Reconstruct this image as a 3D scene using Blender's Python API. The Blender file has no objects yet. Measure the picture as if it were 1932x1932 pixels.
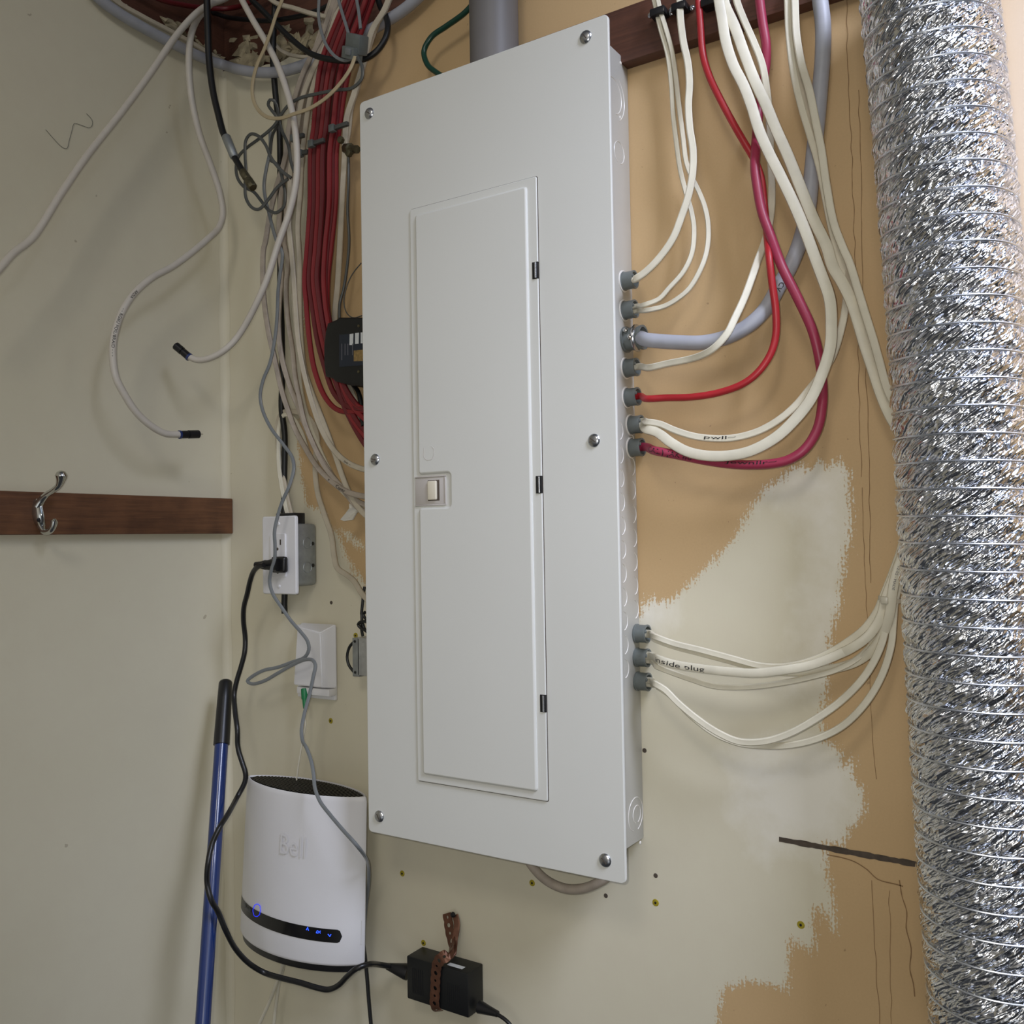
import bpy, bmesh, math, random
import numpy as np
from mathutils import Vector, Matrix
random.seed(4)
S = bpy.context.scene; C = S.collection
# ---------------------------------------------------------------- camera
FPX, YAW, PIT, ROL = 1760.5, .5773, .0295, -.0172
EYE = Vector((.8648, -1.063, .3917))
_f = Vector((-math.sin(YAW)*math.cos(PIT), math.cos(YAW)*math.cos(PIT), math.sin(PIT)))
_r0 = Vector((math.cos(YAW), math.sin(YAW), 0)); _u0 = _r0.cross(_f)
_r = _r0*math.cos(ROL) + _u0*math.sin(ROL); _u = -_r0*math.sin(ROL) + _u0*math.cos(ROL)
cd = bpy.data.cameras.new('camera'); cam = bpy.data.objects.new('camera', cd); C.objects.link(cam)
cd.sensor_width = 36; cd.lens = 36*FPX/1932; cd.clip_start = .01
M = Matrix((( _r.x,_u.x,-_f.x,EYE.x),(_r.y,_u.y,-_f.y,EYE.y),(_r.z,_u.z,-_f.z,EYE.z),(0,0,0,1)))
cam.matrix_world = M; S.camera = cam
S.view_settings.view_transform = 'Standard'; S.view_settings.look = 'None'
S.view_settings.gamma = 1; S.view_settings.use_curve_mapping = False
S.view_settings.exposure = -.22
# ---------------------------------------------------------------- world and lights
w = bpy.data.worlds.new('room_air'); S.world = w; w.use_nodes = True
wt = w.node_tree; bg = wt.nodes['Background']; bg.inputs[1].default_value = 1.
_tc = wt.nodes.new('ShaderNodeTexCoord')
def lobe(d, col, st, k):
    # soft bright region added to the world around direction d, for the foil's reflections
    dp = wt.nodes.new('ShaderNodeVectorMath'); dp.operation = 'DOT_PRODUCT'; dp.inputs[1].default_value = Vector(d).normalized(); wt.links.new(_tc.outputs['Generated'], dp.inputs[0])
    m = wt.nodes.new('ShaderNodeMath'); m.operation = 'MAXIMUM'; m.inputs[1].default_value = 0; wt.links.new(dp.outputs['Value'], m.inputs[0])
    p = wt.nodes.new('ShaderNodeMath'); p.operation = 'POWER'; p.inputs[1].default_value = k; wt.links.new(m.outputs[0], p.inputs[0])
    c = wt.nodes.new('ShaderNodeVectorMath'); c.operation = 'SCALE'; c.inputs[0].default_value = [q*st for q in col]; wt.links.new(p.outputs[0], c.inputs['Scale']); return c.outputs[0]
acc = None
for a_ in (((1, -.25, .35), (.62, .76, 1), 1.3, 50), ((.1, -1, .25), (1, .92, .8), .5, 8), ((.55, -1, -.35), (.9, .95, 1), 1.1, 36), ((-1, -.4, .1), (.8, .8, .7), .12, 3), ((0, 0, 1), (.8, .8, .85), .05, 1)):
    L0 = lobe(*a_)
    if acc is None: acc = L0
    else:
        ad_ = wt.nodes.new('ShaderNodeVectorMath'); ad_.operation = 'ADD'; wt.links.new(acc, ad_.inputs[0]); wt.links.new(L0, ad_.inputs[1]); acc = ad_.outputs[0]
ad_ = wt.nodes.new('ShaderNodeVectorMath'); ad_.operation = 'ADD'; wt.links.new(acc, ad_.inputs[0]); ad_.inputs[1].default_value = (.040, .042, .046); wt.links.new(ad_.outputs[0], bg.inputs[0])
def lamp(name, kind, loc, power, col, size=.1, target=None, size_y=None, spread=None):
    l = bpy.data.lights.new(name, kind); l.energy = power; l.color = col
    o = bpy.data.objects.new(name, l); C.objects.link(o); o.location = loc
    if kind == 'AREA':
        l.size = size
        if size_y: l.shape = 'RECTANGLE'; l.size_y = size_y
        if spread: l.spread = spread
    else: l.shadow_soft_size = size
    if kind == 'SPOT': l.use_shadow = True
    if target is not None:
        o.rotation_euler = (Vector(target)-Vector(loc)).to_track_quat('-Z', 'Y').to_euler()
    return o
flash_pos = EYE - _r*.022 + _u*.016 + _f*.005
fl = lamp('phone_flash', 'SPOT', flash_pos, 13.0, (1, .98, .93), .004, EYE+_f-_r*.04-_u*.12)
fl.data.spot_size = math.radians(124); fl.data.spot_blend = 1.
lamp('ceiling_lamp', 'AREA', (.95, -2.0, 1.75), 8.0, (1, .95, .86), .42, (.2, 0, .4))
lamp('daylight_window', 'AREA', (1.75, -.70, 1.75), 11.0, (.74, .80, 1), .6, (1.05, 0, .85), .8, math.radians(62))

# ---------------------------------------------------------------- unprojection onto the place's planes
XL = -.4061; W = .3853; DC = .1047; OV = .0258; XB = W-OV
def ray(px, py): return _f + _r*((px-966)/FPX) + _u*((966-py)/FPX)
def PB(px, py, d=0.): v = ray(px, py); return EYE + v*((-d-EYE.y)/v.y)      # distance d in front of the back wall
def PL(px, py, s=0.): v = ray(px, py); return EYE + v*((XL+s-EYE.x)/v.x)    # distance s off the left wall
def PX(px, py, x=XB): v = ray(px, py); return EYE + v*((x-EYE.x)/v.x)

# ---------------------------------------------------------------- materials
def lin(c): return tuple(((v/255)/12.92 if v/255 <= .04045 else ((v/255+.055)/1.055)**2.4) for v in c)+(1,)
class NT:
    def __init__(s, name):
        s.m = bpy.data.materials.new(name); s.m.use_nodes = True; s.t = s.m.node_tree; s.b = s.t.nodes['Principled BSDF']
    def n(s, typ, **kw):
        x = s.t.nodes.new(typ)
        for k, v in kw.items():
            if k.startswith('i_'):
                k = k[2:]; x.inputs[int(k) if k.isdigit() else k.replace('_', ' ')].default_value = v
            else: setattr(x, k, v)
        return x
    def l(s, a, b): s.t.links.new(a, b)
    def math(s, op, a, b=None, c=None, clamp=False):
        x = s.t.nodes.new('ShaderNodeMath'); x.operation = op; x.use_clamp = clamp
        for i, v in enumerate((a, b, c)):
            if v is None: continue
            if isinstance(v, (int, float)): x.inputs[i].default_value = v
            else: s.l(v, x.inputs[i])
        return x.outputs[0]
    def mix(s, f, a, b):
        x = s.t.nodes.new('ShaderNodeMix'); x.data_type = 'RGBA'
        for i, v in ((0, f), (6, a), (7, b)):
            if isinstance(v, (int, float, tuple)): x.inputs[i].default_value = v
            else: s.l(v, x.inputs[i])
        return x.outputs[2]
    def coords(s, scale=(1, 1, 1), rot=(0, 0, 0)):
        tc = s.n('ShaderNodeTexCoord'); mp = s.n('ShaderNodeMapping'); mp.inputs['Scale'].default_value = scale
        mp.inputs['Rotation'].default_value = rot; s.l(tc.outputs['Object'], mp.inputs[0]); return mp.outputs[0]
    def noise(s, vec, scale, detail=4, rough=.5):
        x = s.n('ShaderNodeTexNoise', i_Scale=scale, i_Detail=detail, i_Roughness=rough); s.l(vec, x.inputs['Vector']); return x.outputs[0]
    def bump(s, h, strength, dist):
        x = s.n('ShaderNodeBump', i_Strength=strength, i_Distance=dist); s.l(h, x.inputs['Height']); s.l(x.outputs[0], s.b.inputs['Normal'])
def plain(name, rgb, rough=.5, metal=0., var=.12, vscale=40, bump=0., bscale=300, coat=0., spec=.5):
    t = NT(name); v = t.coords(); nz = t.noise(v, vscale, 5)
    c = lin(rgb); dk = tuple(x*(1-var*1.6) for x in c[:3])+(1,); lt = tuple(min(1, x*(1+var)) for x in c[:3])+(1,)
    t.l(t.mix(nz, dk, lt), t.b.inputs['Base Color'])
    t.b.inputs['Roughness'].default_value = rough; t.b.inputs['Metallic'].default_value = metal
    t.b.inputs['Specular IOR Level'].default_value = spec
    if coat: t.b.inputs['Coat Weight'].default_value = coat
    if bump: t.bump(t.noise(v, bscale, 3), bump, .001)
    return t.m
def emis(name, rgb, st):
    t = NT(name); t.b.inputs['Base Color'].default_value = (0, 0, 0, 1); t.b.inputs['Emission Color'].default_value = lin(rgb)
    t.b.inputs['Emission Strength'].default_value = st; return t.m
MT = dict(
    white_wire=plain('white_jacket', (214, 208, 188), .45, var=.10, vscale=55),
    cream_wire=plain('aged_white_jacket', (192, 182, 162), .5, var=.16, vscale=60),
    grimy_wire=plain('grimy_jacket', (172, 160, 146), .55, var=.22, vscale=70),
    coax=plain('coax_jacket', (204, 197, 186), .4, var=.08, vscale=50),
    tan_wire=plain('tan_cord_jacket', (176, 160, 128), .45, var=.12),
    bright_red=plain('bright_red_jacket', (172, 36, 44), .4, var=.1, vscale=30),
    red=plain('red_jacket', (128, 28, 34), .45, var=.12, vscale=30),
    dark_red=plain('deep_red_jacket', (98, 22, 28), .45, var=.16, vscale=30),
    magenta=plain('faded_magenta_jacket', (156, 48, 76), .42, var=.14, vscale=25),
    grey_wire=plain('grey_jacket', (164, 166, 174), .45, var=.14, vscale=40),
    cord_grey=plain('silver_grey_cord', (120, 124, 126), .3, var=.1),
    dark_grey_cord=plain('dark_grey_cord', (78, 80, 78), .35, var=.1),
    black=plain('black_plastic', (22, 22, 23), .35, var=.1),
    black_soft=plain('black_rubber', (15, 17, 18), .45, var=.2),
    green_wire=plain('dark_green_jacket', (18, 62, 48), .3, var=.2),
    green=plain('green_plastic', (20, 120, 70), .4),
    connector=plain('grey_nylon', (104, 110, 108), .4, var=.15, vscale=120),
    pvc=plain('grey_pvc', (112, 109, 108), .5, var=.10, vscale=18),
    panel=plain('painted_panel_steel', (214, 214, 208), .42, var=.02, vscale=8, bump=.06, bscale=900),
    box=plain('painted_box_steel', (188, 186, 177), .42, var=.05, vscale=20, bump=.08, bscale=700),
    emboss=plain('knockout_edge', (226, 222, 214), .3, var=.02),
    latch=plain('latch_plastic', (190, 184, 178), .5, var=.03),
    latch2=plain('latch_slider_plastic', (222, 214, 194), .45, var=.03),
    plastic=plain('white_plastic', (226, 225, 226), .38, var=.03, vscale=12),
    router=plain('router_shell', (228, 227, 229), .45, var=.02, vscale=20, bump=.1, bscale=1200),
    router_black=plain('glossy_black_band', (10, 10, 12), .25, var=.05),
    router_logo=plain('embossed_logo', (224, 223, 225), .25, var=.02),
    band_text=plain('dim_band_lettering', (90, 92, 96), .5),
    steel=plain('zinc_steel', (190, 192, 196), .25, 1., var=.15, vscale=150),
    chrome=plain('chrome', (205, 205, 200), .12, 1., var=.1, vscale=60),
    ridge=plain('foil_covered_wire', (226, 230, 236), .34, 1., var=.12, vscale=90),
    galv=plain('galvanised_steel', (158, 162, 162), .45, .6, var=.3, vscale=60, bump=.2),
    blacksteel=plain('black_nickel', (50, 50, 52), .3, .6, var=.2),
    brass=plain('tarnished_brass', (104, 98, 76), .4, .7, var=.5, vscale=150),
    copper=plain('rusty_copper_strap', (112, 76, 58), .42, .55, var=.35, vscale=120),
    wood=None, drywall=None,
    blue=plain('blue_enamel', (20, 46, 104), .28, var=.08, coat=.5),
    slot=plain('dark_gap', (84, 74, 64), .9, var=.4, vscale=120),
    ink=plain('black_ink', (18, 17, 20), .6),
    faint_ink=plain('grey_print', (96, 96, 104), .6),
    label_white=plain('white_sticker', (214, 218, 220), .5),
    label_gold=plain('gold_sticker', (150, 124, 76), .5, var=.5, vscale=300),
    putty=plain('plaster_chunks', (170, 158, 130), .95, var=.55, vscale=60, bump=.8, bscale=90),
    yellow=plain('yellow_stain', (168, 152, 34), .6, var=.35, vscale=400),
    crack=plain('torn_paper_line', (142, 112, 78), .9, var=.25),
    tape=plain('white_tape', (214, 210, 200), .5, var=.1),
    clear=plain('translucent_tie', (196, 190, 172), .35),
    bluelight=emis('blue_indicator', (40, 80, 255), 3.2),
    bluering=emis('blue_ring_light', (30, 45, 220), 1.6),
)
def wood_mat(name, base, dark, rot=0):
    t = NT(name); v = t.coords((1, 1, 1)); g = t.n('ShaderNodeMapping'); g.inputs['Scale'].default_value = (3, 3, 70) if not rot else (3, 3, 60)
    tc = t.n('ShaderNodeTexCoord'); t.l(tc.outputs['Object'], g.inputs[0])
    n1 = t.noise(g.outputs[0], 4, 8, .65); n2 = t.noise(v, 22, 4)
    f = t.math('MULTIPLY_ADD', n2, .6, t.math('MULTIPLY', n1, .7)); f = t.math('SMOOTH_MIN', f, 1., .1)
    t.l(t.mix(t.math('MULTIPLY_ADD', f, 1.9, -.75, True), lin(dark), lin(base)), t.b.inputs['Base Color'])
    t.b.inputs['Roughness'].default_value = .6; t.bump(n1, .25, .002); return t.m
MT['wood'] = wood_mat('stained_board_wood', (126, 84, 54), (70, 42, 26))
MT['wood2'] = wood_mat('dark_ledger_wood', (104, 66, 50), (62, 38, 30))
FOIL_A = math.radians(-35)
def foil_mat():
    t = NT('crumpled_foil'); tc = t.n('ShaderNodeTexCoord'); uv = tc.outputs['UV']
    def mp(sc, rot):
        m = t.n('ShaderNodeMapping'); m.inputs['Scale'].default_value = sc; m.inputs['Rotation'].default_value = (0, 0, rot); t.l(uv, m.inputs[0]); return m.outputs[0]
    # uv are metres around / along; creases run diagonally, up to the right
    def rot(an):      # rotate first, then stretch: creases run along the rotated axis
        m = t.n('ShaderNodeMapping'); m.inputs['Rotation'].default_value = (0, 0, an); t.l(uv, m.inputs[0]); return m.outputs[0]
    def st(v, sc):
        m = t.n('ShaderNodeMapping'); m.inputs['Scale'].default_value = sc; t.l(v, m.inputs[0]); return m.outputs[0]
    v1 = rot(FOIL_A)
    a = t.noise(st(v1, (32, 125, 1)), 1., 2, .5)
    r = t.math('ABSOLUTE', t.math('SUBTRACT', a, .5))
    vo = t.n('ShaderNodeTexVoronoi', i_Scale=1., feature='F1', distance='EUCLIDEAN'); t.l(st(v1, (36, 88, 1)), vo.inputs['Vector'])
    b = t.noise(st(rot(FOIL_A*1.7), (130, 240, 1)), 1., 1)
    h = t.math('ADD', t.math('MULTIPLY', r, 3.0), t.math('MULTIPLY_ADD', b, .30, t.math('MULTIPLY', vo.outputs['Distance'], .8)))
    t.bump(h, .85, .0062)
    t.b.inputs['Base Color'].default_value = (.82, .83, .86, 1); t.b.inputs['Metallic'].default_value = 1
    t.b.inputs['Roughness'].default_value = .13; return t.m
MT['foil'] = foil_mat()
def wall_mat(back):
    t = NT('wall_paint_and_board' if back else 'cream_wall_paint')
    v = t.coords(); big = t.noise(v, 3.5, 4); mid = t.noise(v, 26, 5, .6); fine = t.noise(v, 420, 3)
    cream = t.mix(big, lin((208, 202, 176)), lin((222, 217, 196)))
    cream = t.mix(t.math('MULTIPLY_ADD', mid, 1.4, -.45, True), t.mix(.35, cream, lin((206, 196, 176))), cream)
    spot = t.math('GREATER_THAN', t.noise(v, 60, 2), .775)
    cream = t.mix(t.math('MULTIPLY', spot, .5), cream, lin((140, 126, 100)))
    if back:
        def attr(n): return t.n('ShaderNodeAttribute', attribute_name=n).outputs['Fac']
        br = t.mix(t.math('MULTIPLY_ADD', big, 1.6, -.3, True), lin((196, 165, 120)), lin((212, 181, 136)))
        br = t.mix(t.math('MULTIPLY', t.math('GREATER_THAN', t.noise(v, 150, 2), .74), .35), br, lin((90, 66, 40)))
        br = t.mix(t.math('MULTIPLY_ADD', fine, .8, -.25, True), t.mix(.12, br, lin((60, 40, 20))), br)
        st = t.noise(t.coords((420, 1, 42), (0, math.radians(14), 0)), 1., 3, .6)
        s2 = t.noise(v, 330, 3)
        edge = t.math('ADD', t.math('MULTIPLY', attr('paint'), 62.), t.math('MULTIPLY_ADD', st, 1.9, t.math('MULTIPLY_ADD', s2, 1.9, -1.9)))
        m = t.math('MULTIPLY_ADD', edge, 4., .5, True)
        fresh = t.math('MULTIPLY_ADD', t.math('ADD', t.math('MULTIPLY', attr('fresh'), 22.), t.math('MULTIPLY_ADD', mid, 2., -1.)), .8, .5, True)
        cream = t.mix(fresh, cream, lin((230, 226, 214)))
        # daylight at the upper right, painted into the board colour as a paler tone
        sk = t.math('MULTIPLY_ADD', t.math('ADD', t.math('MULTIPLY', attr('daylit'), 14.), t.math('MULTIPLY_ADD', big, 1., -.5)), .8, .5, True)
        br = t.mix(t.math('MULTIPLY', sk, .75), br, lin((192, 180, 168)))
        t.l(t.mix(m, br, cream), t.b.inputs['Base Color'])
        t.bump(t.math('MULTIPLY_ADD', m, .25, t.math('MULTIPLY_ADD', st, .15, t.math('MULTIPLY', mid, .3))), .5, .0012)
    else:
        t.l(cream, t.b.inputs['Base Color']); t.bump(t.math('ADD', mid, t.math('MULTIPLY', fine, .2)), .35, .0010)
    t.b.inputs['Roughness'].default_value = .62; return t.m

# ---------------------------------------------------------------- object helpers
def link(name, me, mat, parent=None, smooth=True, label=None):
    o = bpy.data.objects.new(name, me); C.objects.link(o)
    if mat is not None: me.materials.append(MT[mat] if isinstance(mat, str) else mat)
    if smooth:
        for p in me.polygons: p.use_smooth = True
        try: me.set_sharp_from_angle(angle=math.radians(38))
        except Exception: pass
    if parent is not None: o.parent = parent; o.matrix_parent_inverse = Matrix.Translation(-parent.location)
    if label: o['label'] = label
    return o
def tag(o, label, cat, group=None):
    o['label'] = label; o['category'] = cat
    if group: o['group'] = group
    return o
def struct(o): o['kind'] = 'structure'; return o
def thing(name, label, cat, loc, group=None):
    o = bpy.data.objects.new(name, None); C.objects.link(o); o.location = loc; o.empty_display_size = .02
    return tag(o, label, cat, group)
def mesh_of(name, bm):
    me = bpy.data.meshes.new(name); bmesh.ops.recalc_face_normals(bm, faces=bm.faces); bm.to_mesh(me); bm.free(); return me
def pm(name, verts, faces, mat, parent=None, smooth=True, label=None):
    bm = bmesh.new(); vs = [bm.verts.new(v) for v in verts]
    for f in faces:
        try: bm.faces.new([vs[i] for i in f])
        except ValueError: pass
    return link(name, mesh_of(name, bm), mat, parent, smooth, label)
def boxv(c0, c1):
    x0, y0, z0 = c0; x1, y1, z1 = c1
    v = [(x, y, z) for x in (x0, x1) for y in (y0, y1) for z in (z0, z1)]
    return v, [(0, 1, 3, 2), (4, 6, 7, 5), (0, 4, 5, 1), (2, 3, 7, 6), (0, 2, 6, 4), (1, 5, 7, 3)]
def box(name, c0, c1, mat, parent=None, bev=.001, seg=2, label=None, rot=None):
    bm = bmesh.new(); v, f = boxv(c0, c1); vs = [bm.verts.new(p) for p in v]
    for q in f: bm.faces.new([vs[i] for i in q])
    if bev: bmesh.ops.bevel(bm, geom=bm.edges[:], offset=bev, segments=seg, profile=.5, affect='EDGES')
    if rot: bmesh.ops.rotate(bm, verts=bm.verts, cent=(Vector(c0)+Vector(c1))/2, matrix=rot)
    return link(name, mesh_of(name, bm), mat, parent, True, label)
def lathe(name, p0, dirv, prof, mat, parent=None, n=20, label=None, flat=1., upv=(0, 0, 1)):
    d = Vector(dirv).normalized(); a = d.cross(Vector(upv))
    if a.length < 1e-4: a = d.cross(Vector((1, 0, 0)))
    a.normalize(); b = d.cross(a); V = []; F = []
    for s, r in prof:
        for k in range(n):
            an = 2*math.pi*k/n; V.append(Vector(p0)+d*s+a*(math.cos(an)*r)+b*(math.sin(an)*r*flat))
    for i in range(len(prof)-1):
        for k in range(n):
            F.append((i*n+k, i*n+(k+1) % n, (i+1)*n+(k+1) % n, (i+1)*n+k))
    if prof[0][1] > 1e-5: F.append(tuple(range(n)))
    if prof[-1][1] > 1e-5: F.append(tuple((len(prof)-1)*n+k for k in range(n)))
    return pm(name, V, F, mat, parent, True, label)
def spline(pts, rad=None, step=.004):
    P = [Vector(p) for p in pts]; R = rad or [1.]*len(P); out = []; ro = []
    ext = [P[0]*2-P[1]]+P+[P[-1]*2-P[-2]]; re = [R[0]]+list(R)+[R[-1]]
    for i in range(1, len(ext)-2):
        a, b, c, d = ext[i-1:i+3]; L = (c-b).length; n = max(2, int(L/step))
        t0 = 0; t1 = t0+max(1e-5, (b-a).length**.5); t2 = t1+max(1e-5, (c-b).length**.5); t3 = t2+max(1e-5, (d-c).length**.5)
        for k in range(n):
            t = t1+(t2-t1)*k/n
            A1 = a*((t1-t)/(t1-t0))+b*((t-t0)/(t1-t0)); A2 = b*((t2-t)/(t2-t1))+c*((t-t1)/(t2-t1)); A3 = c*((t3-t)/(t3-t2))+d*((t-t2)/(t3-t2))
            B1 = A1*((t2-t)/(t2-t0))+A2*((t-t0)/(t2-t0)); B2 = A2*((t3-t)/(t3-t1))+A3*((t-t1)/(t3-t1))
            out.append(B1*((t2-t)/(t2-t1))+B2*((t-t1)/(t2-t1))); ro.append(re[i]+(re[i+1]-re[i])*k/n)
    out.append(P[-1]); ro.append(R[-1]); return out, ro
def frames(path):
    fr = []
    for i, p in enumerate(path):
        T = (path[min(i+1, len(path)-1)]-path[max(i-1, 0)]).normalized()
        tc = (EYE+Vector((0, 0, 0))-p); N = Vector((.35, -1, 0)); N = N-T*N.dot(T)
        if N.length < .1: N = tc-T*tc.dot(T)
        N.normalize(); fr.append((p, T, N, N.cross(T)))
    return fr
def section(kind, n=14):
    out = []
    for k in range(n):
        a = 2*math.pi*k/n; c, s = math.cos(a), math.sin(a)
        if kind == 'flat': c = math.copysign(abs(c)**.55, c); s = math.copysign(abs(s)**.75, s)*(1-.16*math.exp(-(c/.28)**2))
        out.append((c, s))
    return out
def sweep(name, pts, w, t, mat, parent=None, kind='round', rad=None, step=.004, n=12, label=None, smooth_pts=True):
    path, rr = spline(pts, rad, step) if smooth_pts else (pts, rad or [1.]*len(pts))
    fr = frames(path); sec = section(kind, n); V = []; F = []
    for (p, T, N, B), r in zip(fr, rr):
        for c, s in sec: V.append(p+B*(c*w/2*r)+N*(s*t/2*r))
    L = len(fr)
    for i in range(L-1):
        for k in range(n): F.append((i*n+k, i*n+(k+1) % n, (i+1)*n+(k+1) % n, (i+1)*n+k))
    F.append(tuple(range(n))); F.append(tuple((L-1)*n+k for k in range(n)))
    o = pm(name, V, F, mat, parent, True, label); o.data['w'] = w
    return o, fr
Z = {'0': (0, 0, 1), '1': (350, 0, .28468), '3': (450, 400, .31056), '4': (1130, 0, .28468), '5': (1130, 450, .28468), '6': (1130, 950, .31056), '7': (420, 900, .25873), '8': (380, 1400, .31056), '9': (0, 0, .23292), 'h': (0, 500, .28464), 'p': (640, 0, .31056)}
def parse(s, d0=.03):
    z = '0'; pl = 'B'; L = []
    for tk in s.split():
        if tk.endswith(':'):
            k = tk[:-1]
            if k in ('L', 'B'): pl = k
            else: z = k
            continue
        a = [float(x) for x in tk.split(',')]; ox, oy, sc = Z[z]
        L.append([ox+a[0]*sc, oy+a[1]*sc, a[2] if len(a) > 2 else None, pl])
    if L[0][2] is None: L[0][2] = next((q[2] for q in L if q[2] is not None), d0)
    if L[-1][2] is None: L[-1][2] = [q[2] for q in L if q[2] is not None][-1]
    i = 0
    while i < len(L)-1:
        j = i+1
        while L[j][2] is None: j += 1
        for k in range(i+1, j): L[k][2] = L[i][2]+(L[j][2]-L[i][2])*(k-i)/(j-i)
        i = j
    return [(PL if q[3] == 'L' else PB)(q[0], q[1], q[2]) for q in L]
PATHS = {}
def cable(name, label, cat, s, w, t=None, mat='white_wire', group=None, kind=None, n=12, rad=None, key=None):
    pts = parse(s); kind = kind or ('flat' if t and t < w*.85 else 'round')
    o, fr = sweep(name, pts, w, t or w, mat, None, kind, rad, n=n)
    tag(o, label, cat, group)
    if key: PATHS[key] = (fr, w, t or w, o)
    return o
def text_mesh(body, size=1.):
    cu = bpy.data.curves.new('t', 'FONT'); cu.body = body; cu.size = size; cu.extrude = 0; cu.resolution_u = 3
    o = bpy.data.objects.new('t', cu); C.objects.link(o); bpy.context.view_layer.update()
    me = bpy.data.meshes.new_from_object(o); bpy.data.objects.remove(o)
    V = [v.co.copy() for v in me.vertices]; F = [tuple(p.vertices) for p in me.polygons]; bpy.data.meshes.remove(me); return V, F
def write_on(key, body, target, height, mat='ink', stretch=1., name='lettering', side=0., flip=1, lift=.0004):
    fr, w, t, o = PATHS[key]; P = Vector(target); rnd_ = abs(w-t) < .15*w
    i0 = min(range(len(fr)), key=lambda i: (fr[i][0]-P).length)
    V, F = text_mesh(body); hh = height/.72; out = []
    S_ = [0]
    for i in range(1, len(fr)): S_.append(S_[-1]+(fr[i][0]-fr[i-1][0]).length)
    for v in V:
        s = S_[i0]+flip*v.x*hh*stretch; j = max(1, min(len(S_)-1, int(np.searchsorted(S_, s)))); f = (s-S_[j-1])/max(1e-9, S_[j]-S_[j-1])
        p = fr[j-1][0].lerp(fr[j][0], f); Tn, N = fr[j][1], fr[j][2]
        if rnd_: N = EYE-p; N = (N-Tn*N.dot(Tn)).normalized()
        U = N.cross(Tn)*flip
        b = (v.y-.36)*hh+side; q = max(0, 1-(abs(b)/(w/2))**2)**.5
        out.append(p+U*b+N*(t/2*q+lift))
    me = bpy.data.meshes.new(name); me.from_pydata(out, [], F); return link(name, me, mat, o, False)

# ================================================================ THE SETTING
def seg_dist(P, poly, closed=True):
    poly = np.array(poly); n = len(poly); best = np.full(len(P), 1e9); near = np.zeros_like(P); inside = np.zeros(len(P), bool)
    for i in range(n if closed else n-1):
        a = poly[i]; b = poly[(i+1) % n]; ab = b-a
        t = np.clip(((P-a)@ab)/max(1e-12, ab@ab), 0, 1); q = a+t[:, None]*ab; d = np.linalg.norm(P-q, axis=1)
        m = d < best; best[m] = d[m]; near[m] = q[m]
        if closed:
            c = ((a[1] > P[:, 1]) != (b[1] > P[:, 1])); x = a[0]+(P[:, 1]-a[1])*ab[0]/(ab[1] if abs(ab[1]) > 1e-12 else 1e-12)
            inside ^= c & (P[:, 0] < x)
    return best, near, inside
def grid_wall(name, u0, u1, v0, v1, mp, back, notch, attrs, mat, step=.005):
    nu = int(round((u1-u0)/step)); nv = int(round((v1-v0)/step))
    U, Vv = np.meshgrid(np.linspace(u0, u1, nu+1), np.linspace(v0, v1, nv+1)); P = np.stack([U.ravel(), Vv.ravel()], 1)
    d, near, ins = seg_dist(P, notch); sn = d < step*.55; P[sn] = near[sn]; keep = ~ins | sn
    idx = np.arange((nu+1)*(nv+1)).reshape(nv+1, nu+1)
    F = np.stack([idx[:-1, :-1].ravel(), idx[:-1, 1:].ravel(), idx[1:, 1:].ravel(), idx[1:, :-1].ravel()], 1)
    cen = P[F].mean(1); _, _, ci = seg_dist(cen, notch); F = F[~ci]
    me = bpy.data.meshes.new(name); me.from_pydata([mp(a, b) for a, b in P], [], F.tolist())
    for an, polys in attrs.items():
        val = np.full(len(P), -1.)
        for pg in polys: dd, _, ii = seg_dist(P, pg); val = np.maximum(val, np.where(ii, dd, -dd))
        at = me.attributes.new(an, 'FLOAT', 'POINT'); at.data.foreach_set('value', val.astype(np.float32))
    bm = bmesh.new(); bm.from_mesh(me)
    bmesh.ops.delete(bm, geom=[v for v in bm.verts if not v.link_faces], context='VERTS')
    r = bmesh.ops.extrude_edge_only(bm, edges=[e for e in bm.edges if e.is_boundary])
    bmesh.ops.translate(bm, verts=[g for g in r['geom'] if isinstance(g, bmesh.types.BMVert)], vec=back)
    bm.to_mesh(me); bm.free()
    return struct(link(name, me, mat, None, False))
def bpoly(s):
    return [(p.x, p.z) for p in (PB(*[float(x) for x in q.split(',')]) for q in s.split())]
def lpoly(s):
    return [(p.y, p.z) for p in (PL(*[float(x) for x in q.split(',')]) for q in s.split())]
paint = [bpoly('380,-400 560,-400 600,60 592,136 588,300 580,450 572,620 568,760 562,840 570,905 580,955 604,958 618,985 640,1012 652,1045 664,1078 690,1102 760,1130 1000,1150 1207,1168 1216,1132 1222,1140 1230,1126 1238,1138 1246,1130 1262,1136 1300,1102 1345,1060 1385,1018 1412,968 1440,925 1478,900 1506,874 1522,888 1548,868 1560,884 1582,866 1600,890 1604,950 1606,1010 1592,1060 1584,1140 1566,1200 1562,1290 1548,1350 1555,1394 1590,1420 1588,1446 1612,1430 1608,1462 1624,1490 1630,1532 1606,1566 1588,1594 1556,1592 1560,1640 1572,1700 1576,1762 1560,1735 1552,1712 1536,1716 1534,1795 1492,1772 1484,1864 1412,1850 1362,1868 1352,1940 1340,2400 300,2400'),
         bpoly('640,1000 665,1010 686,1030 700,1050 690,1036 668,1028'), bpoly('652,1052 668,1068 690,1100 672,1086')]
fresh = [bpoly('1206,1170 1216,1130 1250,1128 1250,1160 1222,1180'), bpoly('1440,920 1500,870 1600,880 1604,1010 1560,1290 1500,1290 1560,1050 1520,960'),
         bpoly('1400,1420 1600,1410 1634,1530 1590,1600 1450,1590 1400,1540')]
daylit = [bpoly('1880,-300 2200,-300 2200,640 1930,560')]  # wall area that gets the painted-in daylight tone
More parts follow.
